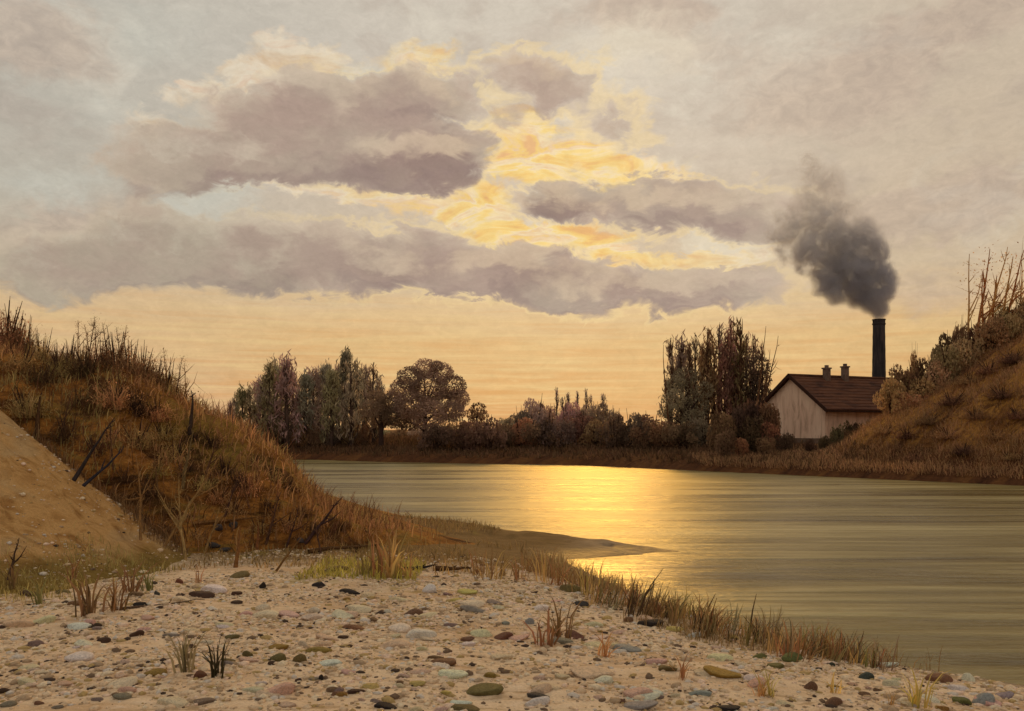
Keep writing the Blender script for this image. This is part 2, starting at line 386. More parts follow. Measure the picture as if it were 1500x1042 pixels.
# ------------------------------------------------------------------ materials
def material(name):
    m = bpy.data.materials.new(name); m.use_nodes = True; t = m.node_tree; t.nodes.clear()
    N = NT(t); N.out = N.new('ShaderNodeOutputMaterial'); return m, N
def principled(N, col, rough=0.9, normal=None, spec=0.25):
    b = N.new('ShaderNodeBsdfPrincipled'); N.put(b, 'Base Color', col); N.put(b, 'Roughness', rough); N.put(b, 'Specular IOR Level', spec)
    if normal is not None: N.put(b, 'Normal', normal)
    N.l.new(b.outputs[0], N.out.inputs[0]); return b
def bump(N, h, dist, strength=1.0):
    b = N.new('ShaderNodeBump'); b.inputs['Strength'].default_value = strength; b.inputs['Distance'].default_value = dist
    N.put(b, 'Height', h); return b.outputs[0]
def objpos(N): return N.new('ShaderNodeTexCoord').outputs['Object']
def attr(N, name='v'):
    a = N.new('ShaderNodeAttribute'); a.attribute_name = name; return a.outputs['Fac']

def mat_foliage():
    m, N = material('foliage')
    oi = N.new('ShaderNodeObjectInfo')
    v = attr(N)
    hue = N.new('ShaderNodeHueSaturation')
    N.put(hue, 'Color', oi.outputs['Color']); N.put(hue, 'Hue', N.m('MULTIPLY_ADD', N.m('FRACT', N.m('MULTIPLY', v, 7.31)), 0.025, 0.497)); hue.inputs['Saturation'].default_value = 0.82
    N.put(hue, 'Value', N.m('MULTIPLY_ADD', v, 2.2, 0.55))
    d = N.new('ShaderNodeBsdfDiffuse'); N.put(d, 0, hue.outputs[0])
    tr = N.new('ShaderNodeBsdfTranslucent'); N.put(tr, 0, hue.outputs[0])
    mx = N.new('ShaderNodeMixShader'); mx.inputs[0].default_value = 0.5
    N.l.new(d.outputs[0], mx.inputs[1]); N.l.new(tr.outputs[0], mx.inputs[2]); N.l.new(mx.outputs[0], N.out.inputs[0])
    return m
def mat_bark():
    m, N = material('bark'); oi = N.new('ShaderNodeObjectInfo'); p = objpos(N)
    n = N.noise(N.v('MULTIPLY', p, (9, 9, 2)), 3.0, 5, 0.6)
    col = N.mix(1.0, oi.outputs['Color'], N.ramp(n, [(0.3, (.45, .43, .42, 1)), (0.7, (1.4, 1.35, 1.3, 1))]), 'MULTIPLY')
    principled(N, col, 0.9, bump(N, n, 0.02)); return m
def mat_stone():
    m, N = material('stone'); oi = N.new('ShaderNodeObjectInfo'); p = objpos(N)
    off = p
    n = N.noise(off, 6.0, 6, 0.65, 0.6); n2 = N.noise(off, 28.0, 4, 0.6)
    col = N.mix(1.0, oi.outputs['Color'], N.ramp(n, [(0.3, (.62, .60, .58, 1)), (0.5, (1, 1, 1, 1)), (0.72, (1.28, 1.24, 1.18, 1))]), 'MULTIPLY')
    col = N.mix(N.step(n2, 0.58, 0.7, 0, 0.4), col, lin(96, 82, 66))
    principled(N, col, 0.75, bump(N, N.m('ADD', n, N.m('MULTIPLY', n2, 0.4)), 0.03), 0.3); return m
def mat_pebbles():
    m, N = material('small_pebbles'); v = attr(N)
    col = N.ramp(v, [(0, lin(70, 54, 44)), (0.03, lin(112, 90, 70)), (0.07, lin(172, 146, 116)), (0.22, lin(212, 184, 150)), (0.5, lin(224, 198, 164)), (0.62, lin(230, 200, 174)),
                     (0.72, lin(206, 194, 180)), (0.80, lin(224, 204, 172)), (0.9, lin(176, 148, 96)), (1.0, lin(235, 220, 196))], 'CONSTANT')
    n = N.noise(objpos(N), 40, 3)
    principled(N, N.mix(1.0, col, N.ramp(n, [(0.3, (.75, .75, .75, 1)), (0.7, (1.15, 1.15, 1.15, 1))]), 'MULTIPLY'), 0.8, None, 0.3); return m
def mat_beach():
    m, N = material('gravelly_sand'); p = objpos(N)
    ps = N.v('MULTIPLY', p, (0.6, 1.6, 1))
    big = N.noise(ps, 0.8, 5, 0.6, 0.8); mid = N.noise(ps, 4.5, 5, 0.65, 0.8); grit = N.noise(p, 40.0, 4, 0.7)
    col = N.ramp(big, [(0.30, lin(190, 154, 114)), (0.45, lin(220, 188, 150)), (0.56, lin(234, 208, 174)), (0.72, lin(206, 170, 130))])
    col = N.mix(N.step(mid, 0.52, 0.68, 0, 0.7), col, lin(238, 214, 186))
    col = N.mix(N.step(mid, 0.46, 0.33, 0, 0.7), col, lin(168, 136, 98))
    col = N.mix(1.0, col, N.ramp(grit, [(0.3, (.82, .80, .78, 1)), (0.7, (1.12, 1.12, 1.12, 1))]), 'MULTIPLY')
    # wet sand at the waterline and the muddy spit
    sz = N.new('ShaderNodeSeparateXYZ'); N.put(sz, 0, p)
    wet = N.step(N.m('ADD', sz.outputs[2], N.m('MULTIPLY', N.m('SUBTRACT', mid, 0.5), 0.16)), 0.24, 0.06)
    spit = N.m('MULTIPLY', N.step(N.m('ADD', sz.outputs[1], N.m('MULTIPLY', N.m('SUBTRACT', big, 0.5), 4.0)), 15.6, 18.0), N.step(sz.outputs[0], 2.5, 0.9, 0.6, 1.0))
    col = N.mix(spit, col, N.mix(mid, lin(96, 72, 38), lin(150, 116, 66)))
    col = N.mix(N.m('MULTIPLY', wet, 0.8), col, lin(88, 66, 38))
    # moss-yellow patches in the sand
    moss = N.m('MULTIPLY', N.step(N.noise(p, 0.9, 4, 0.6, 0.5), 0.56, 0.68), N.step(sz.outputs[1], 10.5, 13.5))
    col = N.mix(N.m('MULTIPLY', moss, 0.6), col, lin(140, 122, 44))
    rough = N.m('MULTIPLY_ADD', wet, -0.5, 0.92)
    principled(N, col, rough, bump(N, N.m('ADD', N.m('MULTIPLY', mid, 1.0), N.m('MULTIPLY', grit, 0.35)), 0.05), 0.3); return m
def mat_dune():
    m, N = material('dune_sand'); p = objpos(N)
    rot = N.new('ShaderNodeVectorRotate', rotation_type='Z_AXIS'); N.put(rot, 'Vector', p); rot.inputs['Angle'].default_value = R(20)
    st = N.noise(N.v('MULTIPLY', rot.outputs[0], (0.5, 2.4, 2.6)), 1.3, 5, 0.6, 1.2)
    g = N.noise(p, 45, 4, 0.7); b = N.noise(p, 0.55, 4, 0.6, 0.8)
    col = N.ramp(st, [(0.28, lin(152, 106, 58)), (0.45, lin(188, 142, 86)), (0.58, lin(208, 162, 104)), (0.75, lin(172, 126, 76))])
    col = N.mix(N.step(b, 0.5, 0.7, 0, 0.5), col, lin(196, 168, 126))
    col = N.mix(1.0, col, N.ramp(g, [(0.3, (.8, .8, .78, 1)), (0.7, (1.15, 1.15, 1.15, 1))]), 'MULTIPLY')
    sz = N.new('ShaderNodeSeparateXYZ'); N.put(sz, 0, p)
    foot = N.m('MULTIPLY', N.step(N.m('ADD', sz.outputs[2], N.m('MULTIPLY', N.m('SUBTRACT', b, 0.5), 1.0)), 1.05, 0.55), N.step(sz.outputs[0], -4.8, -6.2))
    col = N.mix(N.m('MULTIPLY', foot, 0.8), col, N.mix(st, lin(84, 66, 26), lin(138, 120, 52)))
    principled(N, col, 0.95, bump(N, N.m('ADD', st, N.m('MULTIPLY', g, 0.22)), 0.14), 0.1); return m
def mat_hill():
    m, N = material('hill_soil'); p = objpos(N)
    st = N.noise(N.v('MULTIPLY', p, (0.5, 0.5, 2.2)), 1.1, 6, 0.65, 1.0); b = N.noise(p, 0.28, 4, 0.6, 0.6); g = N.noise(p, 9, 5, 0.7)
    col = N.ramp(st, [(0.28, lin(84, 52, 24)), (0.42, lin(140, 92, 42)), (0.52, lin(174, 118, 56)), (0.62, lin(150, 116, 56)), (0.75, lin(132, 78, 36))])
    col = N.mix(N.step(b, 0.5, 0.68, 0, 0.6), col, lin(128, 112, 52))
    col = N.mix(N.step(N.noise(N.v('MULTIPLY', p, (0.6, 0.6, 1.4)), 0.75, 5, 0.65, 1.2), 0.50, 0.62, 0, 0.8), col, lin(62, 38, 22))
    col = N.mix(1.0, col, N.ramp(g, [(0.3, (.55, .55, .55, 1)), (0.7, (1.3, 1.3, 1.3, 1))]), 'MULTIPLY')
    principled(N, col, 0.95, bump(N, N.m('ADD', st, N.m('MULTIPLY', g, 0.3)), 0.25), 0.1); return m
def mat_far():
    m, N = material('bank_soil'); p = objpos(N)
    rot = N.new('ShaderNodeVectorRotate', rotation_type='EULER_XYZ'); N.put(rot, 'Vector', p); rot.inputs['Rotation'].default_value = (0, R(32), R(-25))
    st = N.noise(N.v('MULTIPLY', rot.outputs[0], (0.22, 0.9, 1.6)), 0.8, 6, 0.65, 0.8); b = N.noise(p, 0.12, 4, 0.6); g = N.noise(p, 5, 5, 0.7)
    sz = N.new('ShaderNodeSeparateXYZ'); N.put(sz, 0, p)
    low = N.ramp(st, [(0.3, lin(62, 36, 22)), (0.5, lin(92, 58, 34)), (0.7, lin(116, 78, 42))])
    grs = N.ramp(st, [(0.30, lin(76, 48, 32)), (0.44, lin(136, 92, 48)), (0.54, lin(184, 134, 68)), (0.62, lin(112, 76, 44)), (0.75, lin(96, 62, 52))])
    col = N.mix(N.step(N.m('ADD', sz.outputs[2], N.m('MULTIPLY', N.m('SUBTRACT', b, .5), 1.5)), 1.4, 3.0), low, grs)
    col = N.mix(1.0, col, N.ramp(g, [(0.3, (.6, .6, .6, 1)), (0.7, (1.3, 1.3, 1.3, 1))]), 'MULTIPLY')
    principled(N, col, 0.95, bump(N, N.m('ADD', st, N.m('MULTIPLY', g, 0.3)), 0.3), 0.1); return m
def mat_water():
    m, N = material('river_water'); p = objpos(N)
    a = N.noise(N.v('MULTIPLY', p, (0.35, 1.6, 1)), 1.0, 4, 0.6, 0.6)
    b = N.noise(N.v('MULTIPLY', p, (1.1, 4.2, 1)), 1.6, 4, 0.6, 0.8)
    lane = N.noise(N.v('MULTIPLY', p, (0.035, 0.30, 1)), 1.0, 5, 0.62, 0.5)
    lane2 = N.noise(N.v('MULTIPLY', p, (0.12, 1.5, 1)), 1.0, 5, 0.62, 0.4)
    amp = N.step(N.m('ADD', N.m('MULTIPLY', lane, 0.65), N.m('MULTIPLY', lane2, 0.35)), 0.36, 0.62, 0.35, 1.5)
    rip = N.noise(N.v('MULTIPLY', p, (3.0, 9.0, 1)), 1.5, 3, 0.6, 0.5)
    h = N.m('MULTIPLY', N.m('ADD', N.m('MULTIPLY_ADD', rip, 0.16, a), N.m('MULTIPLY', b, 0.25)), amp)
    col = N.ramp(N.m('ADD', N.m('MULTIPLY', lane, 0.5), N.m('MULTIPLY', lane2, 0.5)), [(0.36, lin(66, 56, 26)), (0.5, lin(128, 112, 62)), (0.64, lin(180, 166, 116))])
    principled(N, col, N.m('MULTIPLY_ADD', amp, 0.10, 0.20), bump(N, h, 0.075), 0.5).inputs['IOR'].default_value = 1.333
    return m
def mat_plain(name, stops, scale=2.0, stretch=(1, 1, 1), rough=0.9, bumpd=0.02, spec=0.2):
    m, N = material(name); p = objpos(N)
    n = N.noise(N.v('MULTIPLY', p, stretch), scale, 6, 0.65, 0.5)
    principled(N, N.ramp(n, stops), rough, bump(N, n, bumpd), spec); return m

M_FOL, M_BARK, M_STONE = mat_foliage(), mat_bark(), mat_stone()

# ------------------------------------------------------------------ ground, river, banks
def grid(name, fn, x0, x1, y0, y1, step, mat, keep=None):
    nx, ny = int((x1-x0)/step)+1, int((y1-y0)/step)+1
    X, Y = np.meshgrid(np.linspace(x0, x1, nx), np.linspace(y0, y1, ny)); Z = fn(X, Y)
    i = np.arange(nx*ny).reshape(ny, nx)
    q = np.stack([i[:-1, :-1], i[:-1, 1:], i[1:, 1:], i[1:, :-1]], -1).reshape(-1, 4)
    if keep is not None:
        k = keep(X, Y, Z).ravel(); q = q[k[q].any(1)]
        used = np.unique(q); mp = np.zeros(nx*ny, int); mp[used] = np.arange(len(used)); q = mp[q]
        V = np.stack([X, Y, Z], -1).reshape(-1, 3)[used]
    else: V = np.stack([X, Y, Z], -1).reshape(-1, 3)
    return MB().add(V, q).build(name, mat, None, True)

o = MB().add([(-4000, -4000, -1.6), (4000, -4000, -1.6), (4000, 6000, -1.6), (-4000, 6000, -1.6)], [(0, 1, 2, 3)]).build('ground', mat_plain('river_bed', [(0.3, lin(80, 62, 40)), (0.7, lin(110, 88, 58))], 0.2))
tag(o, kind='structure')
o = grid('river', lambda x, y: 0*x, -70, 70, -10, 130, 2.0, mat_water()); tag(o, kind='structure')
M_BEACH = mat_beach()
o = grid('pebble_beach', h_beach, -15, 12, 2.5, 27, 0.08, M_BEACH, lambda x, y, z: z > -0.25); tag(o, kind='structure')
o = grid('shore_ground', lambda x, y: h_beach(x, y)-0.06, -60, 24, -30, 2.7, 0.6, M_BEACH, lambda x, y, z: z > -0.4); tag(o, kind='structure')
o = grid('hillside', h_hill, -70, 5, 6, 120, 0.25, mat_hill(), lambda x, y, z: (z > h_beach(x, y)-0.3) & (z > -0.4)); tag(o, kind='structure')
o = grid('sand_slope', h_dune, -20, -3, 8, 24, 0.10, mat_dune(), lambda x, y, z: z > np.maximum(h_beach(x, y), 0)-0.25); tag(o, kind='structure')
M_FAR = mat_far()
o = grid('far_bank', h_far, -110, 110, 8, 190, 0.7, M_FAR, lambda x, y, z: z > -0.6); tag(o, kind='structure')
o = MB().add([(-4000, 188, 2.0), (4000, 188, 2.0), (4000, 6000, 2.6), (-4000, 6000, 2.6)], [(0, 1, 2, 3)]).build('plain', M_FAR); tag(o, kind='structure')

# ------------------------------------------------------------------ house and factory chimney
def build_house():
    th = R(27); ca, sa = math.cos(th), math.sin(th)
    c0 = np.array([(1209-750)/FPX*73.5, 73.5, 0.0])
    Mx = lambda p: np.stack([c0[0]+p[:, 0]*ca-p[:, 1]*sa, c0[1]+p[:, 0]*sa+p[:, 1]*ca, p[:, 2]], 1)
    root = empty('house', (c0[0], c0[1], 0.0))
    tag(root, 'pale pinkish plastered house with a red-brown gabled roof beside the tall smokestack', 'house')
    Wd, Ln, zb, ze, zr = 7.6, 12.5, 1.4, 4.92, 7.62
    def bld(mb, name, mat, par, color=None):
        for k in range(len(mb.V)): mb.V[k] = Mx(mb.V[k]) - np.array([c0[0], c0[1], 0])
        o = mb.build(name, mat, par)
        return o
    plaster = mat_plain('plaster', [(0.28, lin(168, 134, 114)), (0.45, lin(222, 186, 160)), (0.6, lin(236, 204, 178)), (0.75, lin(190, 152, 128))], 1.1, (1.6, 1.6, 0.35), 0.92, 0.02)
    rooft = mat_plain('clay_tile', [(0.28, lin(48, 30, 24)), (0.45, lin(84, 52, 38)), (0.6, lin(104, 66, 46)), (0.75, lin(62, 38, 28))], 1.0, (0.5, 0.5, 2.5), 0.85, 0.03)
    dark = mat_plain('dark_timber', [(0.3, lin(44, 26, 20)), (0.7, lin(70, 42, 30))], 2.0)
    sooted = mat_plain('sooted_plaster', [(0.3, lin(92, 74, 64)), (0.7, lin(142, 118, 104))], 2.0)
    mb = MB()   # walls: a closed pentagon prism
    pv = [(0, 0, zb), (Ln, 0, zb), (Ln, Wd, zb), (0, Wd, zb), (0, 0, ze), (Ln, 0, ze), (Ln, Wd, ze), (0, Wd, ze), (0, Wd/2, zr-0.06), (Ln, Wd/2, zr-0.06)]
    mb.add(pv, [(0, 1, 5, 4), (2, 3, 7, 6), (1, 2, 6, 5), (3, 0, 4, 7)]); mb.F.append(np.array([(4, 8, 7), (5, 6, 9)]))
    bld(mb, 'wall', plaster, root)
    mb = MB().box((-0.05, -0.05, zb-0.2), (Ln+0.05, 0.0, zb+0.9)).box((-0.06, -0.05, zb-0.2), (0.0, Wd+0.05, zb+0.9))
    bld(mb, 'plinth', mat_plain('damp_plaster', [(0.3, lin(96, 76, 62)), (0.7, lin(132, 108, 90))], 1.5), root)
    # roof with rows of tiles that overlap downwards
    slope = (zr-ze)/(Wd/2)
    for side in (0, 1):
        rows = 11; mb = MB(); mb2 = MB()
        ov = 0.45
        for r in range(rows):
            f0, f1 = r/rows, (r+1.18)/rows
            def pt(f):
                dy = (Wd/2+ov)*(1-f) ; y = Wd/2-dy; z = zr-dy*slope+0.10
                return (y if side == 0 else Wd-y), z
            (ya, zA), (yb, zB) = pt(f0), pt(min(f1, 1.0))
            e = 0.05
            p = [(-0.35, ya, zA+e), (Ln+0.35, ya, zA+e), (Ln+0.35, yb, zB), (-0.35, yb, zB), (-0.35, ya, zA-0.03), (Ln+0.35, ya, zA-0.03), (Ln+0.35, yb, zB-0.07), (-0.35, yb, zB-0.07)]
            mb.add(p, [(0, 1, 2, 3), (4, 7, 6, 5), (0, 4, 5, 1), (1, 5, 6, 2), (2, 6, 7, 3), (3, 7, 4, 0)])
        rf = bld(mb, 'roof', rooft, root)
        for xe in (-0.43, Ln+0.36):
            ya, za = (-ov-0.05, ze-ov*slope-0.02); yb, zb2 = (Wd/2, zr+0.10)
            if side: ya, yb = Wd-ya, Wd-yb
            p = [(xe, ya, za-0.16), (xe+0.07, ya, za-0.16), (xe+0.07, yb, zb2-0.2), (xe, yb, zb2-0.2), (xe, ya, za+0.18), (xe+0.07, ya, za+0.18), (xe+0.07, yb, zb2+0.16), (xe, yb, zb2+0.16)]
            bld(MB().add(p, [(0, 1, 2, 3), (4, 7, 6, 5), (0, 4, 5, 1), (1, 5, 6, 2), (2, 6, 7, 3), (3, 7, 4, 0)]), 'verge_board', dark, rf)
        yy = -ov-0.12 if side == 0 else Wd+ov+0.02
        bld(MB().box((-0.35, yy, ze-ov*slope-0.12), (Ln+0.35, yy+0.10, ze-ov*slope+0.04)), 'gutter', dark, rf)
        if side == 0:
            for (xx, hh, mt) in ((3.75, 0.75, sooted), (6.0, 0.95, sooted)):
                ch = MB().box((xx-0.24, Wd/2-0.62, zr-0.7), (xx+0.24, Wd/2-0.14, zr+hh)).box((xx-0.31, Wd/2-0.69, zr+hh), (xx+0.31, Wd/2-0.07, zr+hh+0.12)).box((xx-0.13, Wd/2-0.5, zr+hh+0.12), (xx+0.13, Wd/2-0.26, zr+hh+0.34))
                bld(ch, 'chimney', mt, rf)
    bld(MB().tube([(-0.4, Wd/2, zr+0.13), (Ln+0.4, Wd/2, zr+0.13)], 0.13, 8), 'ridge_cap', rooft, root)
build_house()

CH = W(1287.5, 468, 86.0)
def build_smokestack():
    root = empty('factory_chimney', (CH[0], CH[1], 0)); tag(root, 'tall dark factory chimney rising behind the house roof and pouring smoke', 'chimney')
    soot = mat_plain('sooty_brick', [(0.28, lin(34, 32, 34)), (0.5, lin(58, 54, 56)), (0.7, lin(84, 74, 70))], 1.4, (2.5, 2.5, 0.4), 0.9, 0.03)
    H = CH[2]; n = 16
    def ring(zs, rs): return MB().tube([(0, 0, z) for z in zs], rs, n)
    z = np.linspace(2.6, H-0.55, 28); rs = 0.70-0.15*(z-2.6)/(H-2.6)
    rr = np.where(np.arange(28) % 3 == 0, rs+0.012, rs)
    ring(z, rr).build('shaft', soot, root, True)
    MB().box((-1.0, -1.0, 1.2), (1.0, 1.0, 2.65)).build('base', soot, root)
    ring([H-0.56, H-0.5, H-0.42, H-0.36], [0.56, 0.63, 0.63, 0.58]).build('corbel', soot, root)
    zz = [H-0.36, H-0.06, H-0.06, H, H, H-0.3]; ring(zz, [0.57, 0.59, 0.64, 0.64, 0.44, 0.42]).build('rim', soot, root)
build_smokestack()

def build_smoke():
    px = [(1287, 467, 8, 1), (1287, 460, 11, 1), (1286, 452, 17, 1), (1275, 438, 25, 1), (1290, 425, 22, 1), (1262, 422, 32, 1), (1288, 398, 27, .95), (1255, 398, 40, .95), (1283, 368, 27, .85), (1240, 368, 45, .9), (1218, 398, 34, .85), (1262, 345, 32, .75),
          (1215, 345, 45, .75), (1185, 362, 34, .65), (1165, 335, 33, .65), (1195, 312, 42, .6), (1232, 312, 30, .55), (1205, 275, 38, .5), (1180, 290, 28, .5), (1193, 250, 24, .45), (1225, 285, 22, .4), (1180, 236, 16, .45), (1168, 258, 16, .4), (1142, 345, 24, .6), (1146, 372, 16, .5), (1225, 428, 22, .7), (1300, 405, 16, .8), (1204, 424, 14, .6), (1150, 318, 20, .6), (1212, 292, 30, .5), (1186, 262, 20, .45), (1176, 388, 18, .55)]
    m, N = material('coal_smoke')
    p = objpos(N)
    sp = N.new('ShaderNodeSeparateXYZ'); N.put(sp, 0, p); calm = N.step(sp.outputs[2], 0.0, 4.0, 0.12, 1.0)
    q = N.v('ADD', p, N.v('SCALE', N.v('MULTIPLY', N.v('SUBTRACT', N.noise(p, 0.42, 3, 0.55, 0.3, col=True), (0.5, 0.5, 0.5)), (2.6, 2.6, 2.6)), None))
    q = N.v('ADD', q, N.v('SCALE', N.v('MULTIPLY', N.v('SUBTRACT', N.noise(p, 1.5, 3, 0.6, 0.4, col=True), (0.5, 0.5, 0.5)), (0.9, 0.9, 0.9)), None))
    for n_ in N.n:
        if n_.type == 'VECT_MATH' and n_.operation == 'SCALE': N.put(n_, 3, calm)
    k = 86.0/FPX; hull = MB(); acc = None
    import bmesh
    for (x, y, r, d) in px:
        c = W(x, y, 86.0) - CH; c[1] = 0.55*math.sin(x*0.7+y*0.31)*min(1, r/30); rad = r*k
        f = N.m('SUBTRACT', 1.0, N.m('DIVIDE', N.v('DISTANCE', q, tuple(c)), rad*1.12), clamp=True)
        f = N.m('MULTIPLY', f, d)
        acc = f if acc is None else N.m('MAXIMUM', acc, f)
        bm = bmesh.new(); bmesh.ops.create_icosphere(bm, subdivisions=2, radius=rad*1.25+0.45)
        vs = np.array([v.co[:] for v in bm.verts]) + c; fs = [[v.index for v in fc.verts] for fc in bm.faces]; bm.free()
        hull.add(vs, fs)
    wisp = N.step(N.noise(p, 0.8, 6, 0.66, 0.9), 0.40, 0.60, 0.06, 1.5)
    wisp = N.m('MAXIMUM', wisp, N.m('SUBTRACT', 1.15, calm))
    den = N.m('MULTIPLY', N.m('MULTIPLY', N.step(acc, 0.02, 0.55), wisp), N.step(sp.outputs[2], 0.0, 13.0, 2.8, 0.95))
    pv = N.new('ShaderNodeVolumePrincipled'); N.put(pv, 'Density', den)
    sz = N.new('ShaderNodeSeparateXYZ'); N.put(sz, 0, p)
    N.put(pv, 'Color', N.mix(N.step(N.m('SUBTRACT', sz.outputs[2], N.m('MULTIPLY', sz.outputs[0], 0.5)), 3.0, 15.0), (0.62, 0.62, 0.68, 1), (0.97, 0.955, 0.96, 1))); pv.inputs['Anisotropy'].default_value = 0.1
    N.l.new(pv.outputs[0], N.out.inputs['Volume'])
    o = hull.build('smoke', m, None, True, tuple(CH))
    md = o.modifiers.new('join', 'REMESH'); md.mode = 'VOXEL'; md.voxel_size = 0.35
    dg = bpy.context.evaluated_depsgraph_get(); me = bpy.data.meshes.new_from_object(o.evaluated_get(dg)); o.modifiers.clear()
    o.data = me
    if not me.materials: me.materials.append(m)
    tag(o, 'dark grey smoke billowing up and to the left from the factory chimney', 'smoke', kind='stuff')
build_smoke()
#@@PLANTS
# ------------------------------------------------------------------ register of labels: alike things get an ordinal
REG = []
def reg(o, label, cat, group, px, color=None, ordinal=True):
    tag(o, None, cat, group); REG.append((o, label, px, ordinal)); return o
ORD = ['first', 'second', 'third', 'fourth', 'fifth', 'sixth', 'seventh', 'eighth', 'ninth', 'tenth', 'eleventh', 'twelfth', 'thirteenth', 'fourteenth', 'fifteenth', 'sixteenth',
       'seventeenth', 'eighteenth', 'nineteenth', 'twentieth']
def write_labels():
    by = {}
    for o, l, px, od in REG: by.setdefault(l, []).append((px, o, od))
    for l, items in by.items():
        items.sort(key=lambda t: t[0])
        for i, (px, o, od) in enumerate(items):
            if len(items) == 1 or not od or len(items) > 20: o['label'] = l
            elif len(items) == 2: o['label'] = l + (', further left' if i == 0 else ', further right')
            else: o['label'] = l + ', ' + ('leftmost' if i == 0 else 'rightmost' if i == len(items)-1 else ORD[i] + ' from left')

# ------------------------------------------------------------------ plant meshes, each unit-sized and shared by its copies
def ball(n, r=1.0, shell=0.55):
    d = RNG.normal(size=(n, 3)); d /= np.linalg.norm(d, axis=1)[:, None]
    return d*r*(shell+(1-shell)*RNG.random((n, 1)))**0.7
def crown_mesh(name, blobs, leaf, per, up=0.0, asp=0.6):
    mb = MB()
    for (x, y, z, r) in blobs:
        n = max(12, int(per*r*r)); c = ball(n, r)*(1, 1, 0.88)
        keep = c[:, 2] > -r*0.75; c = c[keep]
        tone = np.clip(RNG.normal(0.42, 0.10) + 0.10*RNG.normal(size=len(c)), 0.05, 0.95)
        mb.leaves(c + (x, y, z), leaf*RNG.uniform(0.6, 1.35, len(c)), tone, up, asp)
    return mb.mesh(name, M_FOL)
def bush_blobs(k, flat=0.8):
    b = [(0, 0, 0.42, 0.52)]
    for i in range(k):
        a = RNG.random()*6.283; q = RNG.uniform(0.25, 0.72); b.append((math.cos(a)*q, math.sin(a)*q, RNG.uniform(0.18, 0.85)*flat, RNG.uniform(0.22, 0.42)))
    return b
def stems_mesh(n=6):
    mb = MB()
    for i in range(n):
        a = RNG.random()*6.283; t = RNG.uniform(0.25, 0.6)
        mb.tube([(math.cos(a)*0.06, math.sin(a)*0.06, -0.25), (math.cos(a)*t*0.5, math.sin(a)*t*0.5, 0.35), (math.cos(a)*t, math.sin(a)*t, RNG.uniform(0.7, 1.1))], [0.045, 0.03, 0.008], 5)
    return mb.mesh('stems', M_BARK)
BUSH = [crown_mesh('foliage', bush_blobs(9), 0.105, 1500) for _ in range(5)]
BUSHN = [crown_mesh('foliage', bush_blobs(11), 0.070, 3000) for _ in range(4)]
def scrub_mesh():
    n = 260; d = RNG.normal(size=(n, 3)); d[:, 2] = np.abs(d[:, 2])*0.7+0.15; d /= np.linalg.norm(d, axis=1)[:, None]
    mb = MB(); b = RNG.normal(size=(n, 3))*(.22, .22, 0)-(0, 0, .12); L = RNG.uniform(.5, 1.15, (n, 1)); v = np.clip(RNG.normal(.45, .2, n), .02, .98)
    mb.blades(b, b+d*L, RNG.uniform(.015, .04, n), v)
    k = RNG.integers(0, n, 700); c = b[k]+d[k]*L[k]*RNG.uniform(.45, 1.0, (700, 1)) + RNG.normal(size=(700, 3))*.05
    mb.leaves(c, RNG.uniform(.04, .10, 700), np.clip(v[k]+RNG.normal(size=700)*.12, .02, .98), .2, .5)
    return mb.mesh('foliage', M_FOL)
SCRUB = [scrub_mesh() for _ in range(6)]
STEMS = [stems_mesh() for _ in range(4)]
def bush(name, p, r, col, label, cat, group, px, near=False, hz=1.0):
    root = empty(name, p, random.random()*6.28, (r*random.uniform(.92, 1.08), r*random.uniform(.92, 1.08), r*hz))
    f = link('foliage', random.choice(SCRUB if name == 'shrub' else BUSHN if near else BUSH), (0, 0, 0), 0, 1, root); f.color = (*[c*random.uniform(.85, 1.15) for c in col[:3]], 1)
    s = link('stems', random.choice(STEMS), (0, 0, 0), 0, 1, root); s.color = (*lin(70, 48, 34)[:3], 1)
    return reg(root, label, cat, group, px)

def poplar_meshes(spread=1.0, twig=1500):
    tr = MB(); cr = MB()
    tr.tube([(0, 0, -0.06), (0.004, 0, 0.3), (-0.004, 0.003, 0.65), (0.002, 0, 0.98)], [0.018, 0.013, 0.008, 0.002], 6)
    tips = []
    for i in range(46):
        z = RNG.uniform(0.02, 0.86); a = RNG.random()*6.283; rr = 0.085*spread*(1.02-z)**0.75*RNG.uniform(.5, 1.1); L = RNG.uniform(.12, .26)*(1.15-z*0.6)
        b0 = np.array([0, 0, z]); b1 = np.array([math.cos(a)*rr, math.sin(a)*rr, z+L*0.4]); b2 = b1*(1.15, 1.15, 1) + (0, 0, L*0.6)
        tr.tube([b0, b1, b2], [0.005, 0.0035, 0.001], 4); tips.append((b1, b2))
    n = twig; k = RNG.integers(0, len(tips), n); t = RNG.random((n, 1))
    b1 = np.array([a for a, b in tips])[k]; b2 = np.array([b for a, b in tips])[k]
    c = b1*(1-t)+b2*t + RNG.normal(size=(n, 3))*(0.016*spread, 0.016*spread, 0.03)
    tone = np.clip(np.array([RNG.normal(.45, .15) for _ in tips])[k] + RNG.normal(size=n)*.1, .05, .95)
    cr.leaves(c, RNG.uniform(.03, .09, n), tone, 0.92, 0.14)
    return tr.mesh('trunk', M_BARK), cr.mesh('crown', M_FOL)
POP = [poplar_meshes(RNG.uniform(.8, 1.3), int(RNG.uniform(650, 1300))) for _ in range(6)]
POPBARE = [poplar_meshes(RNG.uniform(.6, 1.0), int(RNG.uniform(160, 320))) for _ in range(4)]
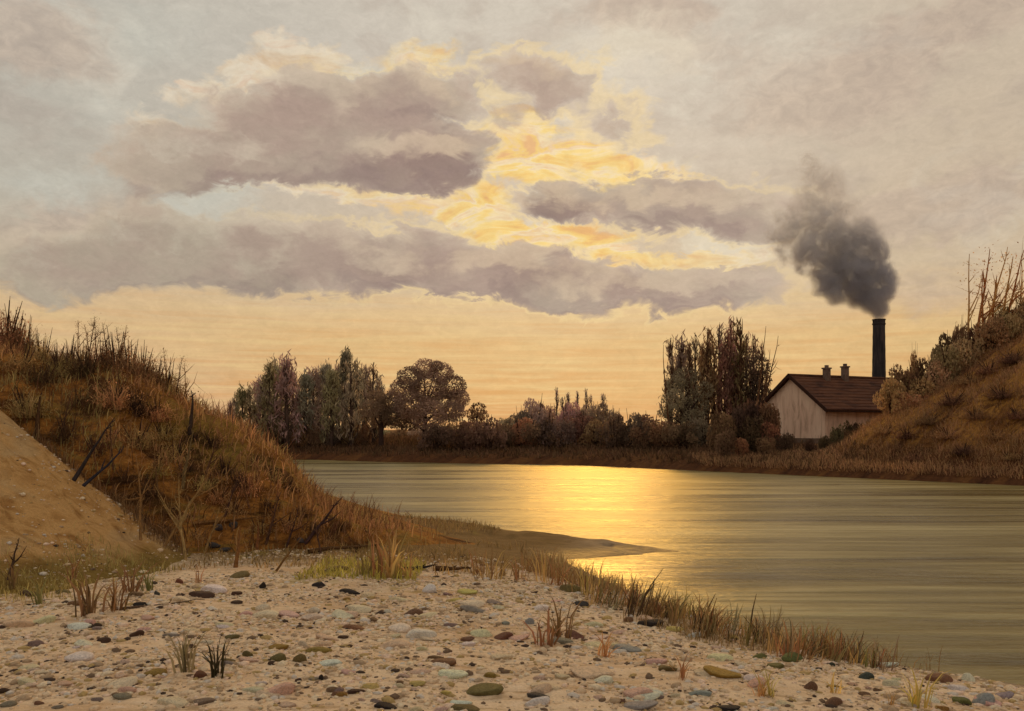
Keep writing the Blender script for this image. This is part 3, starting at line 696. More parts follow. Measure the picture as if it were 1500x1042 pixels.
def poplar(name, p, h, w, col, label, cat, group, px, bare=False, bark=None):
    root = empty(name, p, random.random()*6.28, (h*w, h*w, h))
    t, c = random.choice(POPBARE if bare else POP)
    a = link('trunk', t, (0, 0, 0), 0, 1, root); a.color = (*(bark or lin(92, 74, 64))[:3], 1)
    b = link('crown', c, (0, 0, 0), 0, 1, root); b.color = (*[k*random.uniform(.8, 1.2) for k in col[:3]], 1)
    return reg(root, label, cat, group, px)

def big_tree(name, Y, base_px, base_py, blobs, col, label, group, leaf=0.30, per=90):
    """a tree whose crown is made of the given clumps (photo column, row, radius in photo pixels)"""
    p = W(base_px, base_py, Y); p[2] = gz(p[0], p[1]); k = Y/FPX
    root = empty(name, p); cl = []
    for i, (x, y, r) in enumerate(blobs):
        c = W(x, y, Y) - p; c[1] += math.sin(i*2.4)*r*k*0.9; cl.append((*c, r*k*1.08))
    cr = link('crown', crown_mesh('crown', cl, leaf, per), (0, 0, 0), 0, 1, root); cr.color = (*col[:3], 1)
    tr = MB(); top = max(c[2] for c in cl)
    tr.tube([(0, 0, -0.4), (0.05, 0, top*0.35), (0, 0.1, top*0.8)], [0.30, 0.22, 0.06], 8)
    for (x, y, z, r) in cl: tr.tube([(0, 0, min(z*0.5, top*.45)), (x*0.5, y*0.5, z*0.75), (x, y, z)], [0.12, 0.07, 0.02], 5)
    t = tr.build('trunk', M_BARK, root); t.color = (*lin(66, 48, 40)[:3], 1)
    return reg(root, label, 'tree', group, base_px)

def sapling(name, a, b, rad, col, label, cat, group, px, nb=5, bend=0.06, forks=0, leafy=0, parts=True):
    """bare young stem from the foot a to the tip b with side branches"""
    a = np.asarray(a, float); b = np.asarray(b, float); d = b-a; L = np.linalg.norm(d)
    root = empty(name, a); mb = MB(); br = MB()
    s = np.linspace(0, 1, 9)[:, None]; wob = np.cumsum(RNG.normal(size=(9, 3)), 0)*bend*L*0.18*s*(1.2-s)
    pts = d*s + wob; pts[0] = d*-0.03; pts[-1] = d
    mb.tube(pts, rad*(1-0.82*s[:, 0]), 6)
    for i in range(nb + forks):
        fork = i < forks
        t = RNG.uniform(.3, .5) if fork else RNG.uniform(.35, .92); k = t*8; j = int(k); q = pts[j]*(1-(k-j))+pts[min(j+1, 8)]*(k-j)
        dr = d/L*(0.8 if fork else 1) + RNG.normal(size=3)*((0.15, 0.3, 0.15) if fork else 0.6) + (((-1)**i)*0.55 if fork else 0, 0, 0); dr /= np.linalg.norm(dr); l = L*(RNG.uniform(.4, .55) if fork else RNG.uniform(.12, .34)*(1.2-t))
        m1 = q + dr*l*0.5 + RNG.normal(size=3)*l*0.05; e = q + dr*l + np.array([0, 0, l*0.12])
        br.tube([q, m1, e], np.array([.6, .42, .10])*rad*((1-0.3*t) if fork else (1-0.6*t)), 5)
        for _ in range(2):
            g = m1 + RNG.normal(size=3)*l*0.3; br.tube([m1, (m1+g)/2 + (0, 0, l*.05), g+(0, 0, l*0.15)], np.array([.2, .12, .04])*rad, 4)
    t = mb.build('trunk', M_BARK, root); t.color = (*col[:3], 1)
    if br.n and nb + forks < 4: mb.V += br.V; mb.A += br.A; mb.F += [f + mb.n for f in br.F]; br = MB()
    if not br.n and nb + forks < 4: bpy.data.objects.remove(t); t = mb.build('trunk', M_BARK, root); t.color = (*col[:3], 1)
    if br.n: q = br.build('branches', M_BARK, root); q.color = (*col[:3], 1)
    if leafy:
        lf = MB(); n = leafy; u = RNG.random((n, 1))**0.7; c = d*(0.35+0.65*u) + RNG.normal(size=(n, 3))*L*0.045
        lf.leaves(c, RNG.uniform(.6, 1.3, n)*L*0.020, np.clip(RNG.normal(.45, .15, n), 0, 1), 0.3, .5); l = lf.build('foliage', M_FOL, root); l.color = (*[c*1.1 for c in col[:3]], 1)
    return reg(root, label, cat, group, px)

# ------------------------------------------------------------------ far bank: poplars, trees, bushes
GREY, BROWN, DARK, MAUVE = lin(158, 136, 110), lin(140, 98, 64), lin(116, 84, 64), lin(160, 132, 118)
OCHRE, RUST, OLIVE = lin(140, 100, 50), lin(128, 70, 34), lin(108, 96, 52)
def foot(px, Y): x = (px-750)/FPX*Y; return np.array([x, Y, gz(x, Y)-0.05])
for i, (px, top) in enumerate([(338, 585), (346, 574), (355, 566), (366, 562), (378, 556), (386, 548), (394, 532), (402, 528), (411, 538), (420, 516), (428, 548), (438, 552), (448, 546), (458, 540), (467, 548), (476, 532), (486, 540), (496, 530), (506, 512), (514, 520), (524, 526), (535, 532), (547, 528), (556, 548)]):
    Y = 101 + 4.5*math.sin(i*1.9) ; p = foot(px, Y); h = EYE-(top-HOR)/FPX*Y - p[2]
    poplar('poplar_tree', p, h, RNG.uniform(1.35, 1.9), [GREY, MAUVE, lin(132, 116, 84), lin(162, 142, 118)][i % 4], ['grey feathery poplar in the row on the far bank', 'mauve-grey feathery poplar in the row on the far bank', 'olive-grey feathery poplar in the row on the far bank', 'pale grey feathery poplar in the row on the far bank'][i % 4], 'tree', 'poplars in a row on the far bank', px)
for i, (px, py, r) in enumerate([(340, 628, 12), (356, 630, 14), (374, 632, 13), (396, 632, 14), (416, 634, 13), (438, 632, 15), (462, 632, 14), (488, 634, 15), (512, 630, 16), (536, 630, 16)]):
    p = foot(px, 98); rr = r*98/FPX*1.2; bush('bush', p, rr, [lin(138, 108, 76), lin(120, 100, 78), lin(150, 110, 66)][i % 3], 'low ochre-brown bush at the foot of the poplar row', 'bush', 'bushes under the poplar row', px, False, max(.7, (EYE-(py-r-HOR)/FPX*98-p[2])/rr/1.05))
big_tree('broadleaf_tree', 94, 622, 640, [(622, 541, 17), (645, 546, 18), (604, 556, 20), (660, 566, 22), (628, 568, 28), (594, 574, 22), (650, 592, 28), (606, 594, 26), (576, 588, 18), (672, 584, 16), (630, 608, 26), (580, 610, 22), (664, 604, 18), (640, 537, 10), (598, 615, 20)], lin(150, 116, 98), 'large round-crowned dark brown tree standing alone on the far bank', None, 0.21, 620)
big_tree('broadleaf_tree', 93, 558, 642, [(552, 584, 14), (565, 592, 17), (545, 600, 15), (556, 612, 18), (572, 610, 14)], lin(134, 104, 80), 'smaller brown tree between the poplar row and the large round tree', None, 0.20, 620)
big_tree('broadleaf_tree', 92, 698, 642, [(700, 600, 12), (691, 606, 9), (708, 608, 8), (698, 616, 12)], lin(130, 88, 56), 'small round rust-brown tree right of the large round tree', None, 0.22, 420)
for i, (px, py, r) in enumerate([(784, 600, 26), (800, 606, 24), (764, 614, 20), (832, 604, 24), (852, 608, 22), (872, 606, 22), (894, 610, 18), (745, 620, 16)]):
    p = foot(px, 112 + 3*math.sin(i*2.2)); bush('bush', p, r*112/FPX*1.15, [MAUVE, GREY, lin(140, 106, 92)][i % 3], 'distant mauve-grey rounded bush behind the middle of the far bank', 'bush', 'distant grey bushes', px, False, max(.9, (EYE-(py-r-HOR)/FPX*112-p[2])/(r*112/FPX*1.25)))
for i, (px, top) in enumerate([(815, 566), (824, 580), (832, 574), (846, 572), (858, 568), (866, 576), (884, 574)]):
    p = foot(px, 118); poplar('poplar_tree', p, EYE-(top-HOR)/FPX*118-p[2], 1.4, MAUVE, 'thin pale poplar above the distant grey bushes', 'tree', 'thin poplars behind the grey bushes', px, True)
for i, (px, py, r) in enumerate([(640, 640, 24), (665, 634, 24), (690, 636, 26), (715, 634, 26), (738, 638, 24), (765, 634, 28), (792, 638, 26), (818, 634, 28), (846, 630, 28), (872, 634, 28), (900, 628, 28), (928, 622, 24), (950, 632, 30), (975, 636, 28), (1000, 640, 26), (1025, 636, 28), (1050, 644, 24), (930, 640, 22), (1075, 648, 22)]):
    Y = 86 - max(0, (px-850)/22) + 1.5*math.sin(i*1.7); p = foot(px, Y); top = py - r
    hz = (EYE-(top-HOR)/FPX*Y - p[2]); rr = r*Y/FPX*1.2
    bush('bush', p, rr, [DARK, BROWN, lin(112, 84, 58), lin(122, 94, 76)][i % 4], ['dark brown rounded bush in the hedge along the far waterside', 'warm brown rounded bush in the hedge along the far waterside', 'olive-brown rounded bush in the hedge along the far waterside', 'greyish brown rounded bush in the hedge along the far waterside'][i % 4], 'bush', 'bushes along the far waterside', px, False, hz/rr/1.05)
for i in range(22):
    px = 330 + i*32 + RNG.uniform(-8, 8); Y = 128 + RNG.uniform(-6, 6); p = foot(px, Y); rr = RNG.uniform(2.2, 3.0)
    bush('bush', p, rr, [MAUVE, GREY, BROWN][i % 3], ['mauve far bush in the hedge beyond the field', 'grey far bush in the hedge beyond the field', 'brown far bush in the hedge beyond the field'][i % 3], 'bush', 'far hedge beyond the field', px, False, RNG.uniform(.55, .8))
# the tall clump left of the house
big_tree('broadleaf_tree', 84, 1006, 640, [(990, 562, 14), (1006, 552, 17), (985, 586, 17), (1004, 580, 20), (1018, 596, 20), (1030, 572, 14), (992, 606, 18), (1014, 616, 18), (975, 604, 11)], lin(148, 130, 100), 'grey-green leafy tree at the left of the tall clump beside the house', None, 0.20, 420)
big_tree('broadleaf_tree', 85, 1104, 640, [(1098, 520, 13), (1086, 540, 15), (1108, 538, 16), (1118, 556, 15), (1096, 562, 18), (1112, 580, 18), (1090, 588, 16), (1104, 606, 18), (1082, 566, 12), (1122, 588, 12)], lin(110, 86, 70), 'dark leafy tree at the right of the tall clump beside the house', None, 0.20, 420)
for i, (px, top, bare) in enumerate([(983, 492, 1), (998, 488, 0), (1010, 500, 1), (1018, 484, 0), (1028, 500, 1), (1036, 478, 0), (1046, 492, 1), (1054, 472, 1), (1062, 482, 0), (1070, 464, 1), (1078, 484, 0), (1084, 466, 1), (1094, 486, 1), (1104, 490, 1), (1116, 500, 1)]):
    Y = 86 + 1.5*math.sin(i*2.1); p = foot(px, Y)
    poplar('poplar_tree', p, EYE-(top-HOR)/FPX*Y-p[2], RNG.uniform(1.1, 1.5), [MAUVE, lin(150, 122, 102), lin(140, 98, 68)][i % 3], ['bare thin spire-like poplar in the tall clump left of the house', 'leafier spire-like poplar in the tall clump left of the house'][0 if bare else 1], 'tree', 'spire-like poplars left of the house', px, bool(bare), lin(96, 66, 46))
for px, top, tx, ty in [(980, 560, 972, 505), (1112, 545, 1128, 512), (1115, 540, 1140, 492), (1108, 530, 1122, 478)]:
    sapling('bare_sapling', W(px, top+70, 83), W(tx, ty, 83), 0.10, lin(110, 76, 50), 'thin arching bare branch leaning out of the tall clump', 'sapling', 'arching bare saplings of the clump', px, 3)
for i, (px, py, r) in enumerate([(1062, 620, 26), (1088, 606, 28), (1112, 600, 26), (1128, 606, 24), (1100, 630, 28), (1132, 632, 20), (1060, 644, 20), (1148, 644, 14), (1085, 652, 16), (1120, 652, 16)]):
    Y = 70 - 0.2*max(0, py-630) + math.sin(i); p = foot(px, Y); rr = r*Y/FPX*1.15; hz = (EYE-(py-r-HOR)/FPX*Y-p[2])/rr/1.05
    bush('bush', p, rr, [lin(120, 82, 54), lin(98, 66, 48), lin(136, 88, 54)][i % 3], ['brown bush crowding the left corner of the house', 'blackish brown bush crowding the left corner of the house', 'rusty brown bush crowding the left corner of the house'][i % 3], 'bush', 'bushes at the left of the house', px, False, max(.55, hz))
for i, (px, py, r) in enumerate([(1228, 628, 10), (1244, 624, 11), (1260, 626, 10), (1280, 620, 11), (1205, 644, 9), (1186, 650, 9), (1225, 640, 11), (1250, 638, 12)]):
    Y = 67 - (1.5 if py > 625 else 0); p = foot(px, Y); rr = r*Y/FPX*1.25; hz = (EYE-(py-r-HOR)/FPX*Y-p[2])/rr/1.05
    bush('bush', p, rr, [lin(112, 94, 60), lin(102, 76, 46), lin(88, 64, 44)][i % 3], 'low olive-brown bush under the house wall at the hill foot', 'bush', 'low bushes under the house wall', px, False, max(.6, hz))
# the bushes and saplings on the right-hand hill
for i, (px, py, r) in enumerate([(1308, 575, 26), (1322, 552, 24), (1330, 596, 24), (1345, 536, 20), (1350, 570, 26), (1340, 516, 12), (1372, 540, 24), (1392, 500, 20), (1388, 520, 24), (1405, 478, 16), (1412, 510, 26), (1430, 492, 26), (1452, 484, 26), (1440, 516, 22), (1472, 474, 24), (1492, 466, 24), (1500, 446, 16), (1482, 496, 20), (1365, 588, 18), (1320, 622, 18), (1400, 545, 18), (1470, 452, 14), (1512, 470, 24)]):
    Y = 63.5 + (0.9 if i % 2 else -0.4) - max(0, (py-560)*0.02); x = (px-750)/FPX*Y; g = gz(x, Y); zc = EYE-(py-HOR)/FPX*Y
    p = np.array([x, Y, min(g, zc - r*Y/FPX*0.5)-0.1]); rr = r*Y/FPX*1.2; hz = (EYE-(py-r-HOR)/FPX*Y-p[2])/rr/1.05
    bush('bush', p, rr, [lin(160, 118, 74), lin(138, 94, 54), lin(176, 130, 84), lin(112, 74, 46)][i % 4], ['sandy brown rounded bush on the hill crest beside the house', 'mid brown rounded bush on the hill crest beside the house', 'pale tan rounded bush on the hill crest beside the house', 'dark brown rounded bush on the hill crest beside the house'][i % 4], 'bush', 'bushes on the crest of the hill beside the house', px, False, max(.7, hz))
for i, (bx, by, tx, ty, r, lf) in enumerate([(1418, 480, 1420, 372, .10, 60), (1426, 480, 1450, 365, .13, 90), (1432, 478, 1476, 362, .11, 50), (1440, 470, 1440, 400, .12, 40), (1462, 466, 1484, 376, .13, 70), (1466, 462, 1500, 366, .12, 60), (1478, 460, 1512, 398, .12, 60), (1450, 470, 1460, 405, .14, 60), (1490, 455, 1496, 380, .09, 30)]):
    Y = 64.2; a = W(bx, by+14, Y); a[2] = min(a[2], gz(a[0], a[1])-.1)
    sapling('bare_sapling', a, W(tx, ty, Y+.5*math.sin(i)), r, [lin(206, 156, 92), lin(176, 112, 60)][i % 2], ['tan bare sapling rising from the bushes on the hill crest', 'rust-brown bare sapling rising from the bushes on the hill crest'][i % 2], 'sapling', 'bare saplings on the hill crest', tx, 6, .05, 1, lf)

for i, (px, py, r) in enumerate([(1330, 640, 16), (1300, 632, 14), (1360, 620, 18), (1395, 590, 18), (1420, 560, 18), (1450, 545, 18), (1485, 530, 18), (1390, 640, 15), (1430, 610, 17), (1470, 580, 17), (1270, 662, 12), (1340, 672, 13), (1410, 662, 14), (1460, 640, 16), (1494, 610, 16), (1240, 672, 10), (1480, 670, 13), (1315, 658, 11)]):
    p = hit(px, py, 40) - (0, 0, .1); rr = r*p[1]/FPX*1.8
    bush('shrub', p, rr, [lin(104, 66, 44), lin(150, 108, 58), lin(124, 76, 46)][i % 3], ['dark red-brown shrub on the slope beside the house', 'ochre shrub on the slope beside the house', 'rust-brown shrub on the slope beside the house'][i % 3], 'shrub', 'shrubs on the slope beside the house', px, True, RNG.uniform(.45, .7))
# ------------------------------------------------------------------ left hillside: bushes, spires, saplings
def on(px, py): return hit(px, py)
def sil(px, py, dy=2):
    """the ground at column px: the skyline of the hill"""
    for q in range(int(py)-60, int(py)+120, 2):
        h = hit(px, q, 8, 90)
        if h[1] < 80: return h
    return hit(px, py+40)
for i, (px, py, r) in enumerate([(8, 452, 26), (36, 456, 20), (62, 462, 18), (84, 458, 14), (102, 470, 16), (122, 490, 15), (150, 494, 16), (170, 508, 22), (192, 514, 22), (208, 530, 20), (228, 548, 18), (246, 556, 20), (266, 582, 12), (22, 480, 24), (288, 604, 9), (305, 622, 8)]):
    p = sil(px, py); Y = p[1]; rr = r*Y/FPX*1.25; p = p - (0, 0, .15)
    bush('shrub', p, rr*1.25, [lin(150, 104, 56), lin(116, 78, 42), lin(160, 122, 66)][i % 3], ['ochre-brown scrub bush on the skyline above the sand slope', 'dark brown scrub bush on the skyline above the sand slope', 'olive-brown scrub bush on the skyline above the sand slope'][i % 3], 'bush', 'scrub bushes on the hillside skyline', px, False, max(.8, min(1.8, (EYE-(py-r-HOR)/FPX*Y-p[2])/rr/1.05)))
for i, (px, top) in enumerate([(114, 452), (127, 444), (133, 458), (143, 450), (172, 470), (178, 478), (246, 512), (256, 545), (274, 572), (160, 480)]):
    p = sil(px, top+50) - (0, 0, .15); h = min(3.2, max(1.4, EYE-(top-HOR)/FPX*p[1]-p[2]))
    sapling('bare_sapling', p, p + (0.22*math.sin(i*2.0), 0, h*.8), .020, [lin(138, 92, 50), lin(104, 70, 42)][i % 2], 'thin upright brown stalk-like sapling on the skyline above the sand slope', 'sapling', 'thin saplings on the hillside skyline', px, 7, .06, 1, 160)
SHR = [(60, 560, 18), (165, 590, 22), (182, 578, 16), (40, 600, 20), (120, 590, 15), (230, 610, 17), (285, 640, 14), (200, 650, 20), (140, 660, 16), (255, 670, 18), (330, 690, 16), (300, 710, 15), (215, 720, 16), (360, 720, 16), (395, 740, 14), (340, 750, 15), (250, 745, 14), (420, 770, 13), (460, 775, 12), (380, 775, 13), (180, 700, 13), (290, 790, 12), (310, 650, 13), (370, 680, 12), (420, 715, 11), (480, 790, 10), (520, 810, 10), (90, 545, 18), (130, 545, 20), (30, 540, 20), (200, 600, 18), (240, 640, 16), (100, 640, 18), (160, 640, 15), (270, 690, 14), (230, 690, 14), (350, 710, 13), (320, 730, 14), (440, 750, 11), (400, 700, 12), (210, 760, 12), (270, 760, 13), (500, 770, 10), (540, 780, 9)]
for i, (px, py, r) in enumerate(SHR):
    p = on(px, py) - (0, 0, .12); rr = r*p[1]/FPX*1.9
    bush('shrub', p, rr, [lin(84, 52, 30), lin(172, 118, 58), lin(66, 44, 32), lin(160, 128, 62)][i % 4], ['dark brown shrub on the slope of the hillside', 'orange-brown shrub on the slope of the hillside', 'blackish brown shrub on the slope of the hillside', 'olive-brown shrub on the slope of the hillside'][i % 4], 'shrub', 'shrubs scattered over the hillside', px, True, RNG.uniform(.75, 1.2))
for (bx, by, tx, ty, r, col, fk, nb, lab) in [
    (272, 822, 262, 700, .038, lin(160, 132, 84), 4, 10, 'pale forked bare sapling at the foot of the hillside'),
    (242, 800, 332, 655, .034, lin(150, 116, 70), 1, 8, 'pale bare sapling leaning right across the forked one'),
    (206, 792, 198, 662, .034, lin(140, 106, 64), 1, 8, 'upright tan bare sapling left of the pale forked one'),
    (268, 720, 284, 630, .045, lin(112, 92, 58), 0, 4, 'grey-olive bare sapling up the slope behind the forked one'),
    (108, 704, 168, 612, .050, lin(52, 44, 44), 0, 3, 'dark leaning trunk just above the sand slope'),
    (122, 712, 182, 652, .045, lin(48, 46, 56), 0, 2, 'blue-black leaning trunk just above the sand slope'),
    (54, 640, 62, 572, .060, lin(84, 58, 34), 0, 3, 'dark upright stem high above the sand slope'),
    (278, 640, 280, 572, .055, lin(58, 44, 36), 0, 3, 'short blackish stem near the skyline of the hillside'),
    (345, 832, 352, 770, .060, lin(122, 82, 42), 0, 2, 'rusty broken stem at the foot of the hillside'),
    (376, 808, 378, 768, .055, lin(116, 72, 36), 0, 2, 'short rusty stump-like stem beside the broken one'),
    (448, 796, 502, 728, .045, lin(66, 44, 42), 1, 5, 'dark purplish bare sapling leaning right near the water'),
    (390, 800, 412, 720, .035, lin(84, 56, 40), 1, 6, 'twiggy brown sapling on the lower hillside'),
    (404, 838, 446, 782, .030, lin(116, 84, 44), 0, 3, 'thin ochre stem leaning right over the gravel edge'),
    (300, 700, 318, 640, .030, lin(92, 62, 40), 1, 6, 'brown twiggy sapling on the middle of the slope'),
    (330, 760, 352, 690, .028, lin(78, 52, 40), 1, 6, 'dark twiggy sapling in the lower slope scrub'),
    (232, 730, 226, 650, .028, lin(120, 88, 52), 1, 6, 'thin ochre sapling between the pale ones'),
    (166, 690, 160, 620, .028, lin(96, 66, 42), 1, 5, 'thin brown sapling beyond the leaning trunks'),
    (420, 800, 438, 740, .026, lin(70, 46, 40), 1, 6, 'low dark twiggy sapling near the spit'),
    (300, 812, 322, 742, .032, lin(150, 118, 72), 1, 5, 'short pale sapling right of the forked one'),
    (365, 745, 350, 690, .026, lin(110, 74, 44), 1, 5, 'small rust sapling leaning left on the slope'),
    (90, 640, 104, 580, .030, lin(90, 62, 40), 1, 5, 'brown sapling high above the sand slope'),
    (470, 812, 462, 762, .024, lin(90, 62, 44), 1, 5, 'small brown sapling at the start of the spit'),
    (12, 850, 28, 788, .040, lin(74, 54, 40), 1, 6, 'dark twiggy sapling on the grassy foot of the sand slope')]:
    a = on(bx, by); Y = a[1]; b = W(tx, ty, Y+0.4)
    sapling('bare_sapling', a, b, r*Y/20, col, lab, 'sapling', 'bare saplings on the hillside', bx, nb, .10, fk)

# ------------------------------------------------------------------ ground cover nobody could count
def scatter(n, x0, x1, y0, y1, fn, ok):
    P = np.zeros((0, 3))
    while len(P) < n:
        x = RNG.uniform(x0, x1, n*2); y = RNG.uniform(y0, y1, n*2); z = fn(x, y); k = ok(x, y, z); P = np.concatenate([P, np.stack([x, y, z], 1)[k]])
    return P[:n]
def cover(name, P, lo, hi, width, lean, col, slope=(0, 0), tone=(.45, .20)):
    n = len(P); L = RNG.uniform(lo, hi, n)[:, None]; d = RNG.normal(size=(n, 3))*lean + np.array([slope[0], slope[1], 1.0]); d /= np.linalg.norm(d, axis=1)[:, None]
    mb = MB(); pt = fbm(P[:, 0]*.5, P[:, 1]*.5, 3)
    mb.blades(P - (0, 0, .04), P + d*L, RNG.uniform(.6, 1.4, n)*width, np.clip(RNG.normal(tone[0], tone[1], n) + pt*.3, .02, .98))
    o = mb.build(name, M_FOL); return tag(o, kind='stuff', color=col[:3])
vis = lambda x, y: np.abs(x) < 0.62*y + 1
hok = lambda x, y, z: (poly_sd(x, y, HILL_EDGE) > -0.4-1.6*RNG.random(len(x))**2) & (z > h_beach(x, y)+0.02) & (z > h_dune(x, y)) & vis(x, y) & (z > .1)
P = scatter(60000, -32, 1, 14, 62, h_hill, hok); q = fbm(P[:, 0]*.3+9, P[:, 1]*.3, 3)
tag(cover('dry_bracken', P[q > -.05], .14, .42, .022, .8, lin(156, 106, 54), (.5, -.2)), 'rusty brown dry bracken covering the hillside above the sand slope', 'bracken')
tag(cover('dry_grass', P[q <= -.05], .12, .36, .020, .6, lin(150, 122, 60), (.4, -.2)), 'olive and ochre dry grass covering the hillside above the sand slope', 'grass')
P = scatter(14000, -24, 0, 14, 40, h_hill, hok)
tag(cover('bramble', P, .25, .7, .014, 1.3, lin(104, 62, 34), (.6, -.1)), 'dark tangled twigs lying over the lower hillside', 'brambles')
P = scatter(42000, 14, 48, 46, 70, h_far, lambda x, y, z: (z > .35) & (z > .2) & vis(x, y))
tag(cover('slope_grass', P, .15, .55, .032, .8, lin(146, 100, 58), (-.5, -.35)), 'ochre and brown grass on the slope of the hill beside the house', 'grass')
P = scatter(22000, -40, 24, 58, 112, h_far, lambda x, y, z: (z > .45) & vis(x, y))
tag(cover('waterside_grass', P, .2, .6, .10, .5, lin(92, 62, 38)), 'dark brown grass along the far waterside', 'grass')
P = scatter(2600, -6, 2, 15.5, 27, h_beach, lambda x, y, z: (z > .12) & (z > h_hill(x, y)) & (fbm(x*.6, y*.6, 3) > -.05) & (x < 1.0-(y-17)*.2))
tag(cover('shore_grass', P, .05, .22, .018, .6, lin(138, 106, 54)), 'short dry grass on the muddy spit', 'grass')
P = scatter(1500, -10, -2.6, 10.5, 16, lambda x, y: np.maximum(h_beach(x, y), h_dune(x, y)), lambda x, y, z: (z < 1.25) & (h_dune(x, y) > h_beach(x, y)-.2) & (RNG.random(len(x)) < np.clip(.35+1.6*fbm(x*1.1, y*1.1, 3), .02, 1)))
tag(cover('foot_grass', P, .05, .2, .010, .6, lin(150, 128, 60)), 'yellowish grass along the foot of the sand slope', 'grass')
P = scatter(3600, .2, 5.5, 10.8, 20.5, h_beach, lambda x, y, z: (z > .02) & (z < .26) & (RNG.random(len(x)) < np.clip(.5+1.5*fbm(x*1.3, y*1.3, 3), .03, 1)))
tag(cover('sedge', P, .06, .34, .010, .55, lin(140, 108, 60)), 'thin dry sedge growing along the near waterline', 'sedge')
P = scatter(900, -14, -5, 15.5, 19.5, h_dune, lambda x, y, z: (z > h_hill(x, y)-.05) & (z < h_hill(x, y)+.35) & (z > .6))
tag(cover('crest_grass', P, .08, .4, .012, .7, lin(120, 84, 48)), 'brown grass overhanging the upper edge of the sand slope', 'grass')
P = scatter(1500, -3.6, -1.6, 14.6, 16.8, h_beach, lambda x, y, z: z > .1)
tag(cover('mossy_grass', P, .06, .2, .02, .6, lin(158, 142, 40)), 'bright yellow-green grass patch between the gravel and the hillside', 'grass')

# ------------------------------------------------------------------ stones and pebbles
def stone_mesh(sub=2):
    import bmesh
    bm = bmesh.new(); bmesh.ops.create_icosphere(bm, subdivisions=sub, radius=1)
    o = RNG.random(3)*50; fl = RNG.uniform(.45, .75)
    cuts = [(n/np.linalg.norm(n), RNG.uniform(.55, .88)) for n in RNG.normal(size=(12, 3))]
    for v in bm.verts:
        p = np.array(v.co)
        for n, c in cuts:
            k = p @ n
            if k > c: p = p - n*(k-c)*0.93
        p = p*(1 + 0.16*vnoise(p[0]*1.4+o[0], p[1]*1.4+o[1]+p[2]))
        v.co = (p[0], p[1]*RNG.uniform(.78, .8), p[2]*fl)
    me = bpy.data.meshes.new('stone'); bm.to_mesh(me); bm.free(); me.polygons.foreach_set('use_smooth', np.ones(len(me.polygons), bool)); me.materials.append(M_STONE); return me
STONES = [stone_mesh(3) for _ in range(12)]
COLS = {'cream': (236, 214, 178), 'white': (240, 232, 216), 'pink': (228, 190, 164), 'yellow': (206, 184, 110), 'black': (50, 42, 40), 'dark brown': (86, 62, 46), 'brown': (134, 100, 72), 'reddish brown': (128, 86, 66), 'olive': (122, 106, 62),
        'grey': (150, 136, 122), 'blue-grey': (164, 160, 156), 'slate': (76, 70, 68), 'mauve': (146, 116, 108), 'mossy green': (116, 114, 66), 'ochre': (160, 126, 60), 'dark grey-green': (78, 82, 74)}
def zone(px, py):
    if py < 852: return 'on the lower hillside'
    if py < 892: return 'near the foot of the sand slope' if px < 330 else 'along the upper edge of the gravel' if px < 780 else 'in the reeds by the near waterline'
    if px > 1180: return 'where the gravel meets the near water'
    if py < 948: return 'on the bare sand by the slope' if px < 380 else 'in the middle of the gravel' if px < 760 else 'on the pale gravel by the water reeds'
    if py < 995: return 'among the low tufts' if px < 480 else 'on the open gravel' if px < 900 else 'on the gravel short of the reeds'
    return 'at the very front of the gravel'
def stone(px, py, w, h, c, extra=None):
    p = hit(px, py + h*0.25); k = p[1]/FPX; r = w*k*0.5
    o = link('stone', random.choice(STONES), p + (0, 0, h*k*0.04), RNG.uniform(-.5, .5), (r*1.05, r*RNG.uniform(.75, 1.05), max(h*k*0.75, r*.45)))
    o.rotation_euler = (RNG.uniform(-.15, .15), RNG.uniform(-.2, .2), RNG.uniform(-.5, .5)); o.color = (*[x*random.uniform(.9, 1.1) for x in lin(*COLS[c])[:3]], 1)
    sz = 'large' if w > 37 else 'small' if w < 19 else 'medium'
    reg(o, f"{sz} {c} stone {zone(px, py)}", 'stone', 'stones on the gravel beach', px); return o
